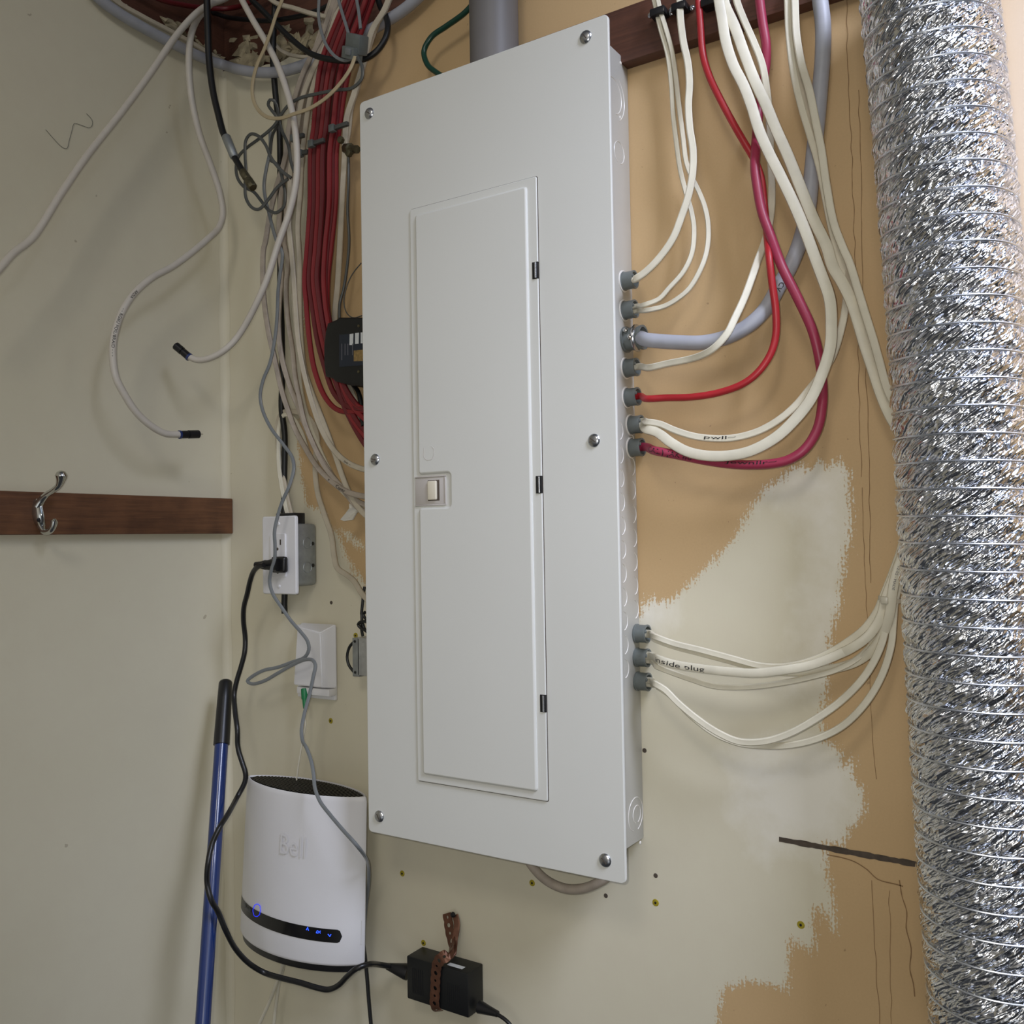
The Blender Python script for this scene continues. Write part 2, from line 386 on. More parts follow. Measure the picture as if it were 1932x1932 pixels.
notch_b = bpoly('380,-500 380,140 440,132 462,128 480,133 500,122 528,118 552,104 575,106 600,92 632,80 660,58 700,44 728,24 770,8 800,-20 860,-60 900,-500')
notch_l = lpoly('150,-500 212,-14 240,12 262,22 290,44 322,60 345,66 368,92 390,104 402,118 436,134 452,-500')
wb = grid_wall('wall_back', XL, 1.35, -.62, 1.5, lambda a, b: (a, 0, b), (0, .0127, 0), notch_b, dict(paint=paint, fresh=fresh, daylit=daylit), wall_mat(True))
wl = grid_wall('wall_left', -1.2, 0, -.62, 1.5, lambda a, b: (XL, a, b), (-.0127, 0, 0), notch_l, {}, wall_mat(False))
MT['drywall'] = wl.data.materials[0]
# rounded corner bead of joint compound where the two walls meet
pts = [PB(427, y, .002) for y in range(140, 2050, 60)]
V = []; F = []
for i, z in enumerate(np.linspace(-.6, pts[0].z-.004, 60)):
    j = .0012*math.sin(i*1.7)+.001*math.sin(i*.6)
    for k in range(5):
        a = k/4; r = .011+j
        cx, cy = XL+r, -r; an = math.pi/2+a*math.pi/2
        V.append((cx+r*math.cos(an)+.0002, cy+r*math.sin(an)-.0002, z))
for i in range(59):
    for k in range(4): F.append((i*5+k, i*5+k+1, (i+1)*5+k+1, (i+1)*5+k))
struct(pm('trim_1', V, F, MT['drywall']))
# framing timber seen through the broken corner
struct(box('trim_2', (XL-.014-.05, -.75, 1.16), (XL-.014, .10, 1.45), 'wood2', bev=.002))
struct(box('trim_3', (XL-.014, .014, 1.02), (.10, .055, 1.45), 'wood2', bev=.002))
# ragged plaster around the hole
def chunk(name, p, sx, sy, sz, seed, mat='putty', parent=None):
    bm = bmesh.new(); bmesh.ops.create_icosphere(bm, subdivisions=3, radius=1); rnd = random.Random(seed)
    ph = [(Vector((rnd.uniform(-1, 1), rnd.uniform(-1, 1), rnd.uniform(-1, 1)))*4, rnd.uniform(0, 6)) for _ in range(6)]
    for v in bm.verts:
        k = 1+sum(.10*math.sin(v.co.dot(q)+f) for q, f in ph); v.co = Vector((v.co.x*sx*k, v.co.y*sy*k, v.co.z*sz*k))+p
    return link(name, mesh_of(name, bm), mat, parent)
rim = thing('plaster_rim', 'ragged crumbling plaster around the hole in the top corner', 'plaster', PB(470, 120, .0))
def shard(p, sz, seed, parent, mat='putty'):
    rnd = random.Random(seed); bm = bmesh.new()
    for _ in range(11): bm.verts.new(p+Vector((rnd.gauss(0, .5)*sz.x, rnd.gauss(0, .5)*sz.y, rnd.gauss(0, .5)*sz.z)))
    g = bmesh.ops.convex_hull(bm, input=bm.verts[:]); bmesh.ops.delete(bm, geom=[v for v in bm.verts if not v.link_faces], context='VERTS')
    return link('plaster_chunk', mesh_of('plaster_chunk', bm), mat, parent, False)
rr = random.Random(9)
edge_b = [(440, 128), (462, 124), (480, 126), (500, 117), (528, 112), (552, 100), (575, 98), (600, 86), (632, 74), (660, 54)]
edge_l = [(290, 40), (322, 54), (345, 62), (368, 86), (390, 98), (402, 112), (420, 120)]
for k in range(90):
    t = rr.random()*(len(edge_b)-1); i = int(t); f = t-i; q = rr.random()**1.5
    x = edge_b[i][0]+(edge_b[i+1][0]-edge_b[i][0])*f; y = edge_b[i][1]+(edge_b[i+1][1]-edge_b[i][1])*f-q*52
    z = rr.uniform(.5, 1.2); shard(PB(x, y, -.008-.010*q), Vector((.020*z, .010, .014*z)), k, rim)
for k in range(16):
    t = rr.random()*(len(edge_l)-1); i = int(t); f = t-i; q = rr.random()
    x = edge_l[i][0]+(edge_l[i+1][0]-edge_l[i][0])*f; y = edge_l[i][1]+(edge_l[i+1][1]-edge_l[i][1])*f-q*18
    z = rr.uniform(.5, 1.1); shard(PL(x, y, -.006-.005*q), Vector((.008, .016*z, .009*z)), 90+k, rim)
# dark open board joint low on the right, torn-paper lines in the board face
def ribbon(name, pts, wd, mat, parent, off=.0006, n=None):
    sm, _ = spline(pts, None, .004); V = []; F = []
    for i, p in enumerate(sm):
        T = (sm[min(i+1, len(sm)-1)]-sm[max(0, i-1)]).normalized(); B = T.cross(Vector((0, -1, 0))).normalized(); j = wd*(.8+.4*random.random())
        V += [p+B*j/2+Vector((0, -off, 0)), p-B*j/2+Vector((0, -off, 0))]
    for i in range(len(sm)-1): F.append((2*i, 2*i+1, 2*i+3, 2*i+2))
    return pm(name, V, F, mat, parent, False)
jt = thing('board_joint', 'dark open joint slot in the brown board, bottom right beside the foil duct', 'gap', PB(1600, 1608, 0))
ribbon('joint_gap', [PB(1470, 1583), PB(1560, 1599.5), PB(1650, 1616), PB(1760, 1636)], .0062, 'slot', jt)
cr = thing('paper_cracks', 'thin vertical torn lines running down the brown board left of the foil duct', 'cracks', PB(1630, 500, 0))
def jag(s, k=.0009):
    P = [PB(*[float(x) for x in q.split(',')]) for q in s.split()]; out = []
    for a, b in zip(P, P[1:]):
        n = max(1, int((b-a).length/.012))
        for i in range(n): q = a.lerp(b, i/n); out.append(Vector((q.x+random.uniform(-k, k), q.y, q.z+random.uniform(-k, k)*.5)))
    out.append(P[-1]); return out
for s, wd in (('1598,0 1600,150 1608,300 1613,480 1618,620 1622,760 1625,900', .0007), ('1620,170 1626,400 1630,600 1636,760 1640,900 1643,1100', .0007), ('1626,920 1632,1080 1640,1250 1648,1400 1654,1470', .0006),
              ('1645,1660 1650,1760 1655,1860 1660,1932', .0007), ('1678,1680 1680,1800 1682,1932', .0006)):
    ribbon('paper_line', jag(s), wd, 'crack', cr)
ribbon('paper_line', jag('1560,1612 1590,1618 1612,1625 1636,1640 1655,1658 1690,1668 1704,1672', .0006), .0012, 'crack', cr)
ribbon('paper_line', jag('1698,1660 1703,1690 1712,1720 1710,1750 1720,1790 1718,1830 1726,1880', .0014), .0012, 'crack', cr)
# ledger board across the back wall, top right
a = PB(1181, 116, .020); b = PB(1145, 25, .020)
ledger = box('ledger_board', (.22, -.020, a.z), (1.35, -.0002, b.z), 'wood2', bev=.0012)
tag(ledger, 'dark brown wooden board fixed across the wall above the panel, cables clamped to it', 'board')
# coat hook board on the left wall
rail = box('coat_hook_board', (XL+.0002, -1.15, .4098), (XL+.017, -.001, .4689), 'wood', bev=.0016)
tag(rail, 'brown wooden rail board fixed on the left wall', 'board')

# ================================================================ PANEL
panel = thing('breaker_panel', 'tall light grey electrical breaker panel on the back wall', 'electrical panel', (W/2, -.05, .0138))
def cv(px, py, d=DC): return PB(px, py, d)
bm = bmesh.new(); c0 = (OV, -DC+.0015, .0138+.006); c1 = (XB, -.0002, .9954)
box('enclosure', c0, c1, 'box', panel, .0018)
# cover sheet: rounded plate 1.5 mm with a folded lip
def rrect(x0, z0, x1, z1, r, n=5):
    out = []
    for cx, cz, a0 in ((x1-r, z1-r, 0), (x0+r, z1-r, 90), (x0+r, z0+r, 180), (x1-r, z0+r, 270)):
        for k in range(n+1):
            a = math.radians(a0+90*k/n); out.append((cx+r*math.cos(a), cz+r*math.sin(a)))
    return out
def slab(name, outline, y_back, y_front, bev, mat, parent, label=None):
    """plate in the xz plane whose front edge is rounded by insets"""
    P = np.array(outline); c = P.mean(0); n = len(P)
    def inset(d):
        Q = []
        for i in range(n):
            a, b, cc = P[i-1], P[i], P[(i+1) % n]; e1 = b-a; e2 = cc-b; e1 = e1/max(1e-9, np.linalg.norm(e1)); e2 = e2/max(1e-9, np.linalg.norm(e2))
            n1 = np.array([-e1[1], e1[0]]); n2 = np.array([-e2[1], e2[0]]); m = n1+n2; m = m/max(1e-9, np.linalg.norm(m)); k = max(.5, m@n1); Q.append(b+m*d/k)
        return Q
    rings = [(0, y_back), (0, y_front+bev*1.0*(1 if y_front < y_back else -1))]
    for k in (1, 2, 3): an = math.radians(30*k); rings.append((bev*(1-math.cos(an)), y_front+bev*(1-math.sin(an))))
    V = []; F = []
    for d, y in rings: V += [(q[0], y, q[1]) for q in inset(d)]
    for i in range(len(rings)-1):
        for k in range(n): F.append((i*n+k, i*n+(k+1) % n, (i+1)*n+(k+1) % n, (i+1)*n+k))
    V += V[-n:]; F.append(tuple(range(n))); F.append(tuple(len(rings)*n+k for k in range(n)))
    return pm(name, V, F, mat, parent, True, label)
slab('cover_plate', rrect(0, 0, W, 1.0, .0065), -DC+.0035, -DC, .0012, 'panel', panel)
def cpt(px, py, d=DC): p = PB(px, py, d); return p.x, p.z
dx0 = (cpt(774, 398)[0]+cpt(791, 1473)[0])/2; dx1 = (cpt(1013, 332)[0]+cpt(1035, 1511)[0])/2
dz1 = (cpt(774, 398)[1]+cpt(1013, 332)[1])/2; dz0 = (cpt(791, 1473)[1]+cpt(1035, 1511)[1])/2
ix0 = (cpt(786, 408)[0]+cpt(802, 1459)[0])/2; ix1 = (cpt(996, 352)[0]+cpt(1018, 1493)[0])/2
iz1 = (cpt(786, 408)[1]+cpt(994, 353)[1])/2; iz0 = (cpt(802, 1459)[1]+cpt(1016, 1493)[1])/2
nx, nz1 = cpt(853, 892); _, nz0 = cpt(853, 956)
door = slab('door', rrect(dx0, dz0, dx1, dz1, .002, 2), -DC+.001, -DC-.0022, .0010, 'panel', panel)
# thin dark reveal around the door
gp = slab('door_gap', rrect(dx0-.0009, dz0-.0009, dx1+.0009, dz1+.0009, .0025, 2), -DC+.001, -DC-.0004, .0003, 'slot', panel)
# raised field with a bite out of its left edge for the latch
r = .0045
def arc(cx, cz, r, a0, a1, n=4): return [(cx+r*math.cos(math.radians(a0+(a1-a0)*k/n)), cz+r*math.sin(math.radians(a0+(a1-a0)*k/n))) for k in range(n+1)]
ol = arc(ix1-r, iz1-r, r, 0, 90)+arc(ix0+r, iz1-r, r, 90, 180)+arc(ix0+r, nz1+r, r, 180, 270)+arc(nx-r, nz1-r, r, 90, 0)+arc(nx-r, nz0+r, r, 0, -90)+arc(ix0+r, nz0-r, r, 90, 180)+arc(ix0+r, iz0+r, r, 180, 270)+arc(ix1-r, iz0+r, r, 270, 360)
slab('raised_field', ol, -DC-.002, -DC-.0052, .0028, 'panel', door)
# latch
lx0, lz1 = cpt(785.6, 903); lx1, lz0 = cpt(841.5, 950)
lt = box('latch', (lx0, -DC-.0030, lz0), (lx1, -DC, lz1), 'latch', door, .0005)
sx0, sz1 = cpt(811, 908); sx1, sz0 = cpt(828, 943)
box('slider', (sx0, -DC-.0062, sz0), (sx1, -DC-.002, sz1), 'latch2', lt, .0016, 3)
box('slider_slot', (sx0-.001, -DC-.0033, sz0-.001), (sx1+.0035, -DC-.002, sz1+.001), 'slot', lt, .0002)
for z in (lz1+.0012, lz0-.0012): box('rim', (lx0, -DC-.0040, z-.0009), (lx1+.003, -DC-.001, z+.0009), 'latch', lt, .0006)
box('rim', (lx1+.0005, -DC-.0040, lz0), (lx1+.0025, -DC-.001, lz1), 'latch', lt, .0006)
for py0, py1, px in ((495, 527, 1011.5), (898, 931, 1018.5), (1310, 1343, 1026.5)):
    x, z1 = cpt(px, py0); _, z0 = cpt(px, py1)
    h = box('hinge', (x-.0042, -DC-.0030, z0), (x+.0040, -DC, z1), 'blacksteel', door, .0005)
    lathe('pin', (x+.0008, -DC-.0030, z0+.0008), (0, 0, 1), [(0, .0014), (z1-z0-.0016, .0014)], 'steel', h, 10)
for i, (px, py) in enumerate(((697, 214), (1105, 70), (708, 867), (1121, 831), (716, 1540), (1142, 1623))):
    p = PB(px, py, DC)
    s = lathe('screw', p, (0, -1, 0), [(0, .0078), (.0010, .0078), (.0024, .0066), (.0033, .0042), (.0036, .0006)], 'steel', panel, 22)
    rt = Matrix.Rotation(random.uniform(.2, 1.3), 3, 'Y')
    box('drive_slot', p+Vector((-.0042, -.0037, -.0006)), p+Vector((.0042, -.0030, .0006)), 'slot', s, 0, rot=rt)
# faint moulded mark near the latch
bmv = [cv(800, 845, DC+.0053), cv(800, 862, DC+.0053), cv(806, 868, DC+.0053), cv(815, 866, DC+.0053), cv(818, 858, DC+.0053), cv(818, 846, DC+.0053), cv(813, 842, DC+.0053)]
sweep('moulded_mark', bmv, .0006, .0005, 'latch', door, step=.002, n=6)
# knockouts stamped in the right side of the enclosure
def ring_x(name, c, R, wd, mat, parent, a0=0, a1=360, n=30, x=XB):
    V = []; F = []
    for k in range(n+1):
        a = math.radians(a0+(a1-a0)*k/n)
        for rr, h in ((R-wd/2, 0), (R, .0006), (R+wd/2, 0)): V.append((x+.0001+h, c.y+rr*math.cos(a), c.z+rr*math.sin(a)))
    for k in range(n):
        for j in (0, 1): F.append((3*k+j, 3*k+j+1, 3*k+j+4, 3*k+j+3))
    return pm(name, V, F, mat, parent)
for px, py, R in ((1157, 180, .030), (1157, 180, .022), (1168, 288, .0135), (1201, 1536, .0105), (1199, 1536, .020), (1178, 165, .040)):
    ring_x('knockout', PX(px, py), R, .0011, 'emboss', panel, *( (-75, 250) if R < .03 else (-60, 60)))
for k in range(11):
    for px, off in ((1167, 812), (1189, 835)):
        py = off+45*k
        if (off == 835 and (py > 1170 or k < 0)) or (off == 812 and py > 1290): continue
        ring_x('knockout', PX(px+k*1.1, py), .0115, .0011, 'emboss', panel, -80, 80, 14)
for px, py in ((1171, 119), (1170, 222), (1208, 1590)):
    lathe('rivet', PX(px, py)+Vector((-.0002, 0, 0)), (1, 0, 0), [(0, .0022), (.0008, .0020), (.0013, .0008)], 'emboss', panel, 12)

# ================================================================ CABLE CONNECTORS
CN = {}
cdata = [(1, 1176, 531, 'topmost'), (2, 1177, 586, 'second from the top'), (4, 1180, 695, 'fourth from the top'), (5, 1182, 750, 'fifth from the top'), (6, 1189, 802, 'sixth from the top'), (7, 1190, 845, 'seventh from the top'), (8, 1200, 1195, 'upper one of the low trio'), (9, 1201, 1240, 'middle one of the low trio'), (10, 1202, 1285, 'lowest of all')]
def at_conn(i, e=.006): return CN[i]+Vector((e, 0, 0))
for i, px, py, wh in cdata:
    c = PX(px, py); CN[i] = c
    o = thing('cable_connector', 'grey plastic connector on the side of the panel, '+wh, 'cable connector', c, 'grey connectors on the side of the panel')
    lathe('barrel', c, (1, 0, 0), [(0, .0117), (.0022, .0120), (.0026, .0110), (.0125, .0108), (.0145, .0114), (.0160, .0112), (.0160, .0092), (.004, .0088), (.0035, .001)], 'connector', o, 26)
    if i < 8: lathe('collar', c+Vector((.0001, 0, 0)), (1, 0, 0), [(0, .0135), (.0010, .0133), (.0014, .0118)], 'emboss', o, 26, label='pale collar ring')
    lathe('wedge', c+Vector((.004, -.0068, .0035)), (1, 0, 0), [(0, .0022), (.0125, .0022), (.0130, .0015)], 'connector', o, 8)
c = PX(1180, 641); CN[3] = c
o = thing('clamp_connector', 'large metal clamp connector holding the thick grey cable', 'cable connector', c)
lathe('barrel', c, (1, 0, 0), [(0, .0158), (.0030, .0162), (.0034, .0140), (.0200, .0138), (.0215, .0150), (.0250, .0150), (.0250, .0125), (.004, .012), (.0035, .001)], 'connector', o, 28)
for k, (dy, dz) in enumerate(((-.0125, .007), (-.0135, -.002))):
    s = lathe('clamp_screw', c+Vector((.007+.006*k, dy, dz)), (.25, -1, .25), [(0, .0030), (.0035, .0032), (.0050, .0026), (.0055, .0008)], 'chrome', o, 12)
sweep('clamp_strap', [c+Vector((.016, -.0146*math.cos(a), .0146*math.sin(a))) for a in np.linspace(-1.9, 1.9, 12)], .005, .0024, 'steel', o, 'flat', step=.002)

# ================================================================ CABLES ON THE RIGHT
def cn(i, dy=0., dz=0.): p = CN[i]; return [p+Vector((.005, dy, dz)), p+Vector((.018, dy, dz))]
def rcable(name, label, s, i, w, t, mat, group=None, dy=0., dz=0., key=None, cat='cable', kind=None, rev=True):
    pts = parse(s)
    if i: pts = pts+[q for q in reversed(cn(i, dy, dz))]
    kind = kind or ('flat' if t < w*.85 else 'round')
    o, fr = sweep(name, pts, w, t, mat, None, kind); tag(o, label, cat, group)
    if key: PATHS[key] = (fr, w, t, o)
    return o
G = 'white cables on the right of the panel'
rcable('electrical_cable', 'thin white cable, left one of the pair entering the second connector from the top', '4: 345,-80,.034 370,20,.032 385,90,.030 405,180,.028 455,360,.024 480,560,.022 492,760,.022 515,960,.022 540,1130 572,1260,.022 612,1400,.028 630,1520,.034 615,1680,.04 560,1800,.044 460,1915,.048 5: 400,400,.05 300,440,.052', 2, .0058, .0042, 'white_wire', G, -.002, .0025)
rcable('electrical_cable', 'thin white cable, right one of the pair entering the second connector from the top', '4: 375,-80,.036 395,20,.034 412,90,.032 440,180,.030 482,330,.026 508,500,.022 530,700,.022 556,900,.022 580,1080,.022 618,1180,.020 662,1270,.022 704,1380,.03 724,1500,.036 718,1640,.042 684,1760,.048 600,1910,.052 5: 520,400,.054 430,450,.055 320,475,.056', 2, .0058, .0042, 'white_wire', G, .001, -.003)
rcable('electrical_cable', 'wide white cable curving down into the topmost connector', '4: 535,-80,.036 537,20,.034 540,120,.034 560,280,.034 590,420,.036 600,550,.038 593,700,.04 602,850,.042 624,1000,.044 620,1150,.046 592,1300,.048 545,1440,.05 490,1580,.052 400,1710,.054 300,1810,.056 240,1850,.056', 1, .0086, .0052, 'white_wire', G)
rcable('electrical_cable', 'bright red cable crossing behind the magenta one and entering the fifth connector', '4: 650,-100,.036 660,0,.034 672,150,.032 690,360,.030 730,500,.032 800,650,.034 880,800,.034 960,940,.034 1030,1060,.032 1075,1180,.028 1095,1350,.026 1110,1500,.034 1120,1620,.048 5: 1128,120,.056 1146,280,.056 1172,480,.050 1172,640,.046 1140,760,.048 1060,880,.050 960,960,.051 800,1020,.052 620,1050,.053 440,1056,.054 320,1062,.055', 5, .0082, .0074, 'bright_red', None)
rcable('electrical_cable', 'magenta red cable sweeping in a big loop to the seventh connector, black handwriting on it', '4: 1055,-100,.030 1065,0,.028 1085,150,.024 1108,300,.020 1106,430,.016 1085,560,.014 1062,720,.016 1046,880,.022 1038,1000,.038 1034,1100,.044 1048,1230,.046 1080,1400,.046 1140,1570,.048 5: 1215,190,.056 1325,410,.052 1415,610,.048 1462,800,.042 1480,950,.036 1480,1100,.038 1445,1270,.044 1360,1400,.050 1260,1465,.052 1150,1492,.053 1000,1500,.053 850,1492,.054 700,1470,.054 500,1430,.055 380,1408,.056', 7, .0106, .0096, 'magenta', None, key='mag')
rcable('electrical_cable', 'white cable passing behind the others and curving to the fourth connector', '4: 900,-100,.030 912,0,.028 960,130,.026 1030,290,.026 1082,430,.028 1112,600,.024 1128,760,.016 1135,920,.012 1140,1080,.012 1146,1250,.014 1142,1400,.016 1112,1560,.030 1055,1720,.044 5: 1020,240,.060 965,390,.070 900,530,.080 850,630,.086 770,720,.088 690,770,.084 600,800,.076 450,830,.068 340,855,.062', 4, .0082, .0052, 'white_wire', G)
rcable('electrical_cable', 'thick grey cable bending left into the metal clamp connector', '4: 1458,-100,.022 1466,0,.020 1484,150,.018 1484,350,.018 1468,560,.018 1450,780,.018 1428,980,.018 1408,1180,.020 1384,1400,.022 1340,1580,.024 1275,1750,.028 5: 1190,320,.036 1110,460,.040 1000,570,.046 850,652,.050 700,688,.052 520,688,.054 400,680,.055 320,672,.055', 3, .0172, .0166, 'grey_wire', None, key='grey')
rcable('electrical_cable', 'white cable bending down in front, lower one of the pair entering the sixth connector', '4: 780,-100,.042 795,0,.040 815,120,.040 842,280,.042 890,430,.044 960,570,.046 1010,700,.048 1060,860,.050 1125,1010,.052 1210,1180,.054 1300,1370,.056 1370,1540,.058 1440,1730,.058 5: 1470,230,.058 1528,400,.058 1540,560,.058 1532,720,.058 1485,880,.056 1400,1070,.056 1290,1210,.058 1170,1320,.060 1000,1410,.062 850,1440,.062 700,1438,.062 580,1410,.060 480,1355,.058 380,1280,.056 320,1262,.056', 6, .0120, .0056, 'white_wire', G, 0, -.003)
rcable('electrical_cable', 'white cable with pencilled word, upper one of the pair entering the sixth connector', '4: 1240,-100,.030 1250,0,.028 1258,200,.026 1290,480,.030 1340,700,.032 1400,900,.034 1460,1100,.036 1500,1300,.036 1540,1500,.036 1590,1700,.034 5: 1625,230,.032 1640,360,.028 1630,480,.026 1595,640,.026 1548,780,.028 1480,890,.034 1400,990,.040 1300,1110,.046 1180,1210,.050 1050,1280,.052 900,1320,.054 750,1325,.055 620,1308,.056 500,1270,.056 400,1228,.056 320,1216,.056', 6, .0080, .0048, 'white_wire', G, 0, .0035, key='pool')
rcable('electrical_cable', 'wide flat white cable running diagonally behind the foil duct', '4: 810,-100,.032 830,20,.032 900,180,.034 965,360,.036 1030,530,.038 1105,690,.042 1175,860,.044 1255,1040,.046 1335,1240,.048 1420,1450,.048 1510,1640,.048 5: 1545,180,.046 1610,290,.044 1665,400,.042 1720,560,.038 1760,700,.034 1810,850,.030 1870,1030,.028 1935,1180,.028 2010,1300,.03', 0, .0122, .0058, 'white_wire', G)
rcable('electrical_cable', 'white cable running down to the duct, right one of the top right bunch', '4: 1290,-100,.030 1298,0,.030 1308,220,.030 1342,420,.034 1395,600,.040 1436,800,.042 1475,1000,.044 1508,1230,.044 1556,1480,.044 1620,1650,.046 5: 1660,160,.046 1716,340,.046 1765,500,.046 1815,660,.044 1860,820,.040 1905,980,.036 1950,1080,.034 2020,1180,.03', 0, .0084, .0050, 'white_wire', G)
rcable('electrical_cable', 'white cable squeezed between two others in the top right bunch', '4: 1268,-100,.024 1275,0,.022 1284,200,.022 1312,420,.026 1360,640,.028 1410,860,.030 1462,1040,.030 1500,1220,.032 1530,1420,.034 1580,1600,.034 5: 1622,100,.032 1668,320,.030 1730,520,.026 1790,740,.024 1850,940,.022 1920,1130,.022 2000,1300,.02', 0, .0070, .0048, 'cream_wire', G)
# bottom right fan of cables held by a tie
G2 = 'white cables looping from the low connectors to the tie'
def fan(i, s, label, w=.0074, t=.0052, dy=0., dz=0., key=None): return rcable('electrical_cable', label, s, i, w, t, 'white_wire', G2, dy, dz, key)
fan(8, '6: 2000,100,.02 1880,140,.020 1825,300,.020 1770,450,.024 1722,570,.034 1690,650,.038 1610,760,.042 1500,845,.046 1400,905,.05 1270,960,.054 1130,990,.052 980,985,.048 800,938,.048 620,890,.050 450,848,.052 350,812,.054', 'white cable from the upper low connector, highest of the fan')
fan(9, '6: 2000,140,.03 1890,180,.030 1840,320,.030 1790,450,.034 1740,580,.036 1716,680,.042 1640,800,.050 1530,880,.053 1400,940,.048 1530,880,.050 1400,940,.055 1270,985,.059 1130,1010,.062 950,1030,.063 800,1022,.062 600,1000,.060 450,975,.058 370,950,.056', 'wide white cable handwritten in black, from the middle low connector', .0100, .0052, -.001, .003, 'plug')
fan(9, '6: 2000,200,.022 1900,240,.022 1850,350,.022 1800,460,.026 1750,590,.028 1724,700,.028 1668,840,.032 1570,940,.036 1440,1010,.040 1300,1050,.044 1100,1092,.048 900,1115,.050 700,1110,.050 560,1068,.050 430,1022,.048 360,995,.050', 'white cable from the middle low connector, sagging under the handwritten one', .0064, .0050, .001, -.004)
fan(10, '6: 2000,200,.036 1900,240,.036 1855,340,.036 1810,460,.036 1768,580,.036 1752,700,.038 1710,870,.042 1620,1040,.046 1480,1190,.05 1330,1300,.054 1150,1400,.058 1000,1445,.060 850,1445,.060 720,1390,.060 600,1310,.058 480,1210,.056 400,1130,.055 350,1100,.055', 'white cable from the lowest connector, upper of its two loops', .0078, .0052, -.001, .002)
fan(10, '6: 2010,240,.028 1910,260,.028 1870,360,.028 1835,460,.028 1800,590,.030 1788,720,.034 1775,860,.038 1720,1040,.042 1620,1210,.046 1480,1350,.050 1320,1430,.052 1150,1468,.052 1000,1472,.050 850,1455,.048 700,1395,.048 560,1290,.050 440,1170,.052 370,1120,.053', 'white cable from the lowest connector, lowest loop of the fan', .0074, .0052, .002, -.003)
rcable('electrical_cable', 'wide white cable with faint print, running behind the others to the upper low connector', '6: 1960,100,.038 1900,200,.042 1840,330,.044 1800,450,.046 1780,560,.046 1770,650,.044 1730,780,.040 1650,900,.036 1560,962,.034 1430,1002,.036 1300,1018,.038 1130,1020,.040 980,1000,.042 800,950,.044 600,897,.046 450,858,.048 350,822,.050', 8, .0100, .0052, 'white_wire', G2, key='tied')
c = PB(1730+0, 1130, .036); a_, b_ = PB(1130+1705*.31056, 950+572*.31056, .036), PB(1130+1832*.31056, 950+592*.31056, .034)
tie = thing('cable_tie', 'translucent cable tie around the bundle of white cables beside the duct', 'cable tie', (a_+b_)/2)
ax = (b_-a_); hl = ax.length/2; ax.normalize(); mid_ = (a_+b_)/2
loop = [mid_+ax*(hl*math.cos(t))+Vector((0, -.5, 0)).normalized()*(.011*math.sin(t)) for t in np.linspace(0, 2*math.pi, 25)]
V = []; F = []
for i, p in enumerate(loop):
    V += [p+Vector((0, 0, .0022)), p-Vector((0, 0, .0022)), p-Vector((0, 0, .0022))+(p-mid_)*.12, p+Vector((0, 0, .0022))+(p-mid_)*.12]
for i in range(24):
    for k in range(4): F.append((4*i+k, 4*i+(k+1) % 4, 4*i+4+(k+1) % 4, 4*i+4+k))
pm('strap', V, F, 'clear', tie)
box('buckle', mid_+Vector((-.006, -.0155, -.004)), mid_+Vector((.001, -.0105, .0035)), 'clear', tie, .0008)
# cable clamps on the ledger
for px, py, wd, lab in ((1241, 22, 34, 'black and silver cable clamp on the dark board, leftmost of three'), (1281, 12, 32, 'black and silver cable clamp on the dark board, just before the red cable'), (1343, 2, 46, 'metal cable clamp at the top edge, right of the red cable')):
    p = PB(px, py, .034); o = thing('cable_clamp', lab, 'cable clamp', p, 'clamps on the dark board')
    k = wd/1750/2
    box('saddle', p+Vector((-k, -.0035, -.0045)), p+Vector((k, .014, .0045)), 'blacksteel', o, .0015)
    lathe('nail', p+Vector((-k-.001, .004, 0)), (0, -1, 0), [(0, .0035), (.003, .0034), (.0045, .0016)], 'steel', o, 10)
    lathe('nail', p+Vector((k+.003, .012, -.001)), (0, -1, 0), [(0, .0035), (.003, .0034), (.0045, .0016)], 'steel', o, 10)
tag(lathe('staple_screw', PB(1349, 68, .004), (.2, -1, .2), [(0, .002), (.006, .002), (.007, .0045), (.009, .003), (.0095, .001)], 'steel'), 'small silver screw under the dark board, right of the red cable', 'screw')
# writing on the cables
write_on('plug', 'inside plug', PB(1130+310*.31056, 950+948*.31056, .056), .0060, 'ink', 1.85, flip=-1)
write_on('pool', 'pwll~', PB(1130+690*.28468, 450+1318*.28468, .055), .0036, 'ink', 3.4, flip=-1, side=.001)
write_on('mag', 'Jewnllr~', PB(1130+860*.28468, 450+1492*.28468, .054), .0040, 'ink', 3.1, flip=-1, side=.0025)
write_on('mag', 'CAL) JAK #6', PB(1130+310*.28468, 450+1395*.28468, .056), .0062, 'ink', 1.25, flip=-1)
write_on('grey', 'CV', PB(1130+1195*.28468, 450+290*.28468, .036), .0058, 'ink', 1.0, side=.002)
write_on('tied', '12-02 - MADE', PB(1130+1832*.31056, 950+390*.31056, .044), .0026, 'faint_ink', 1.2)

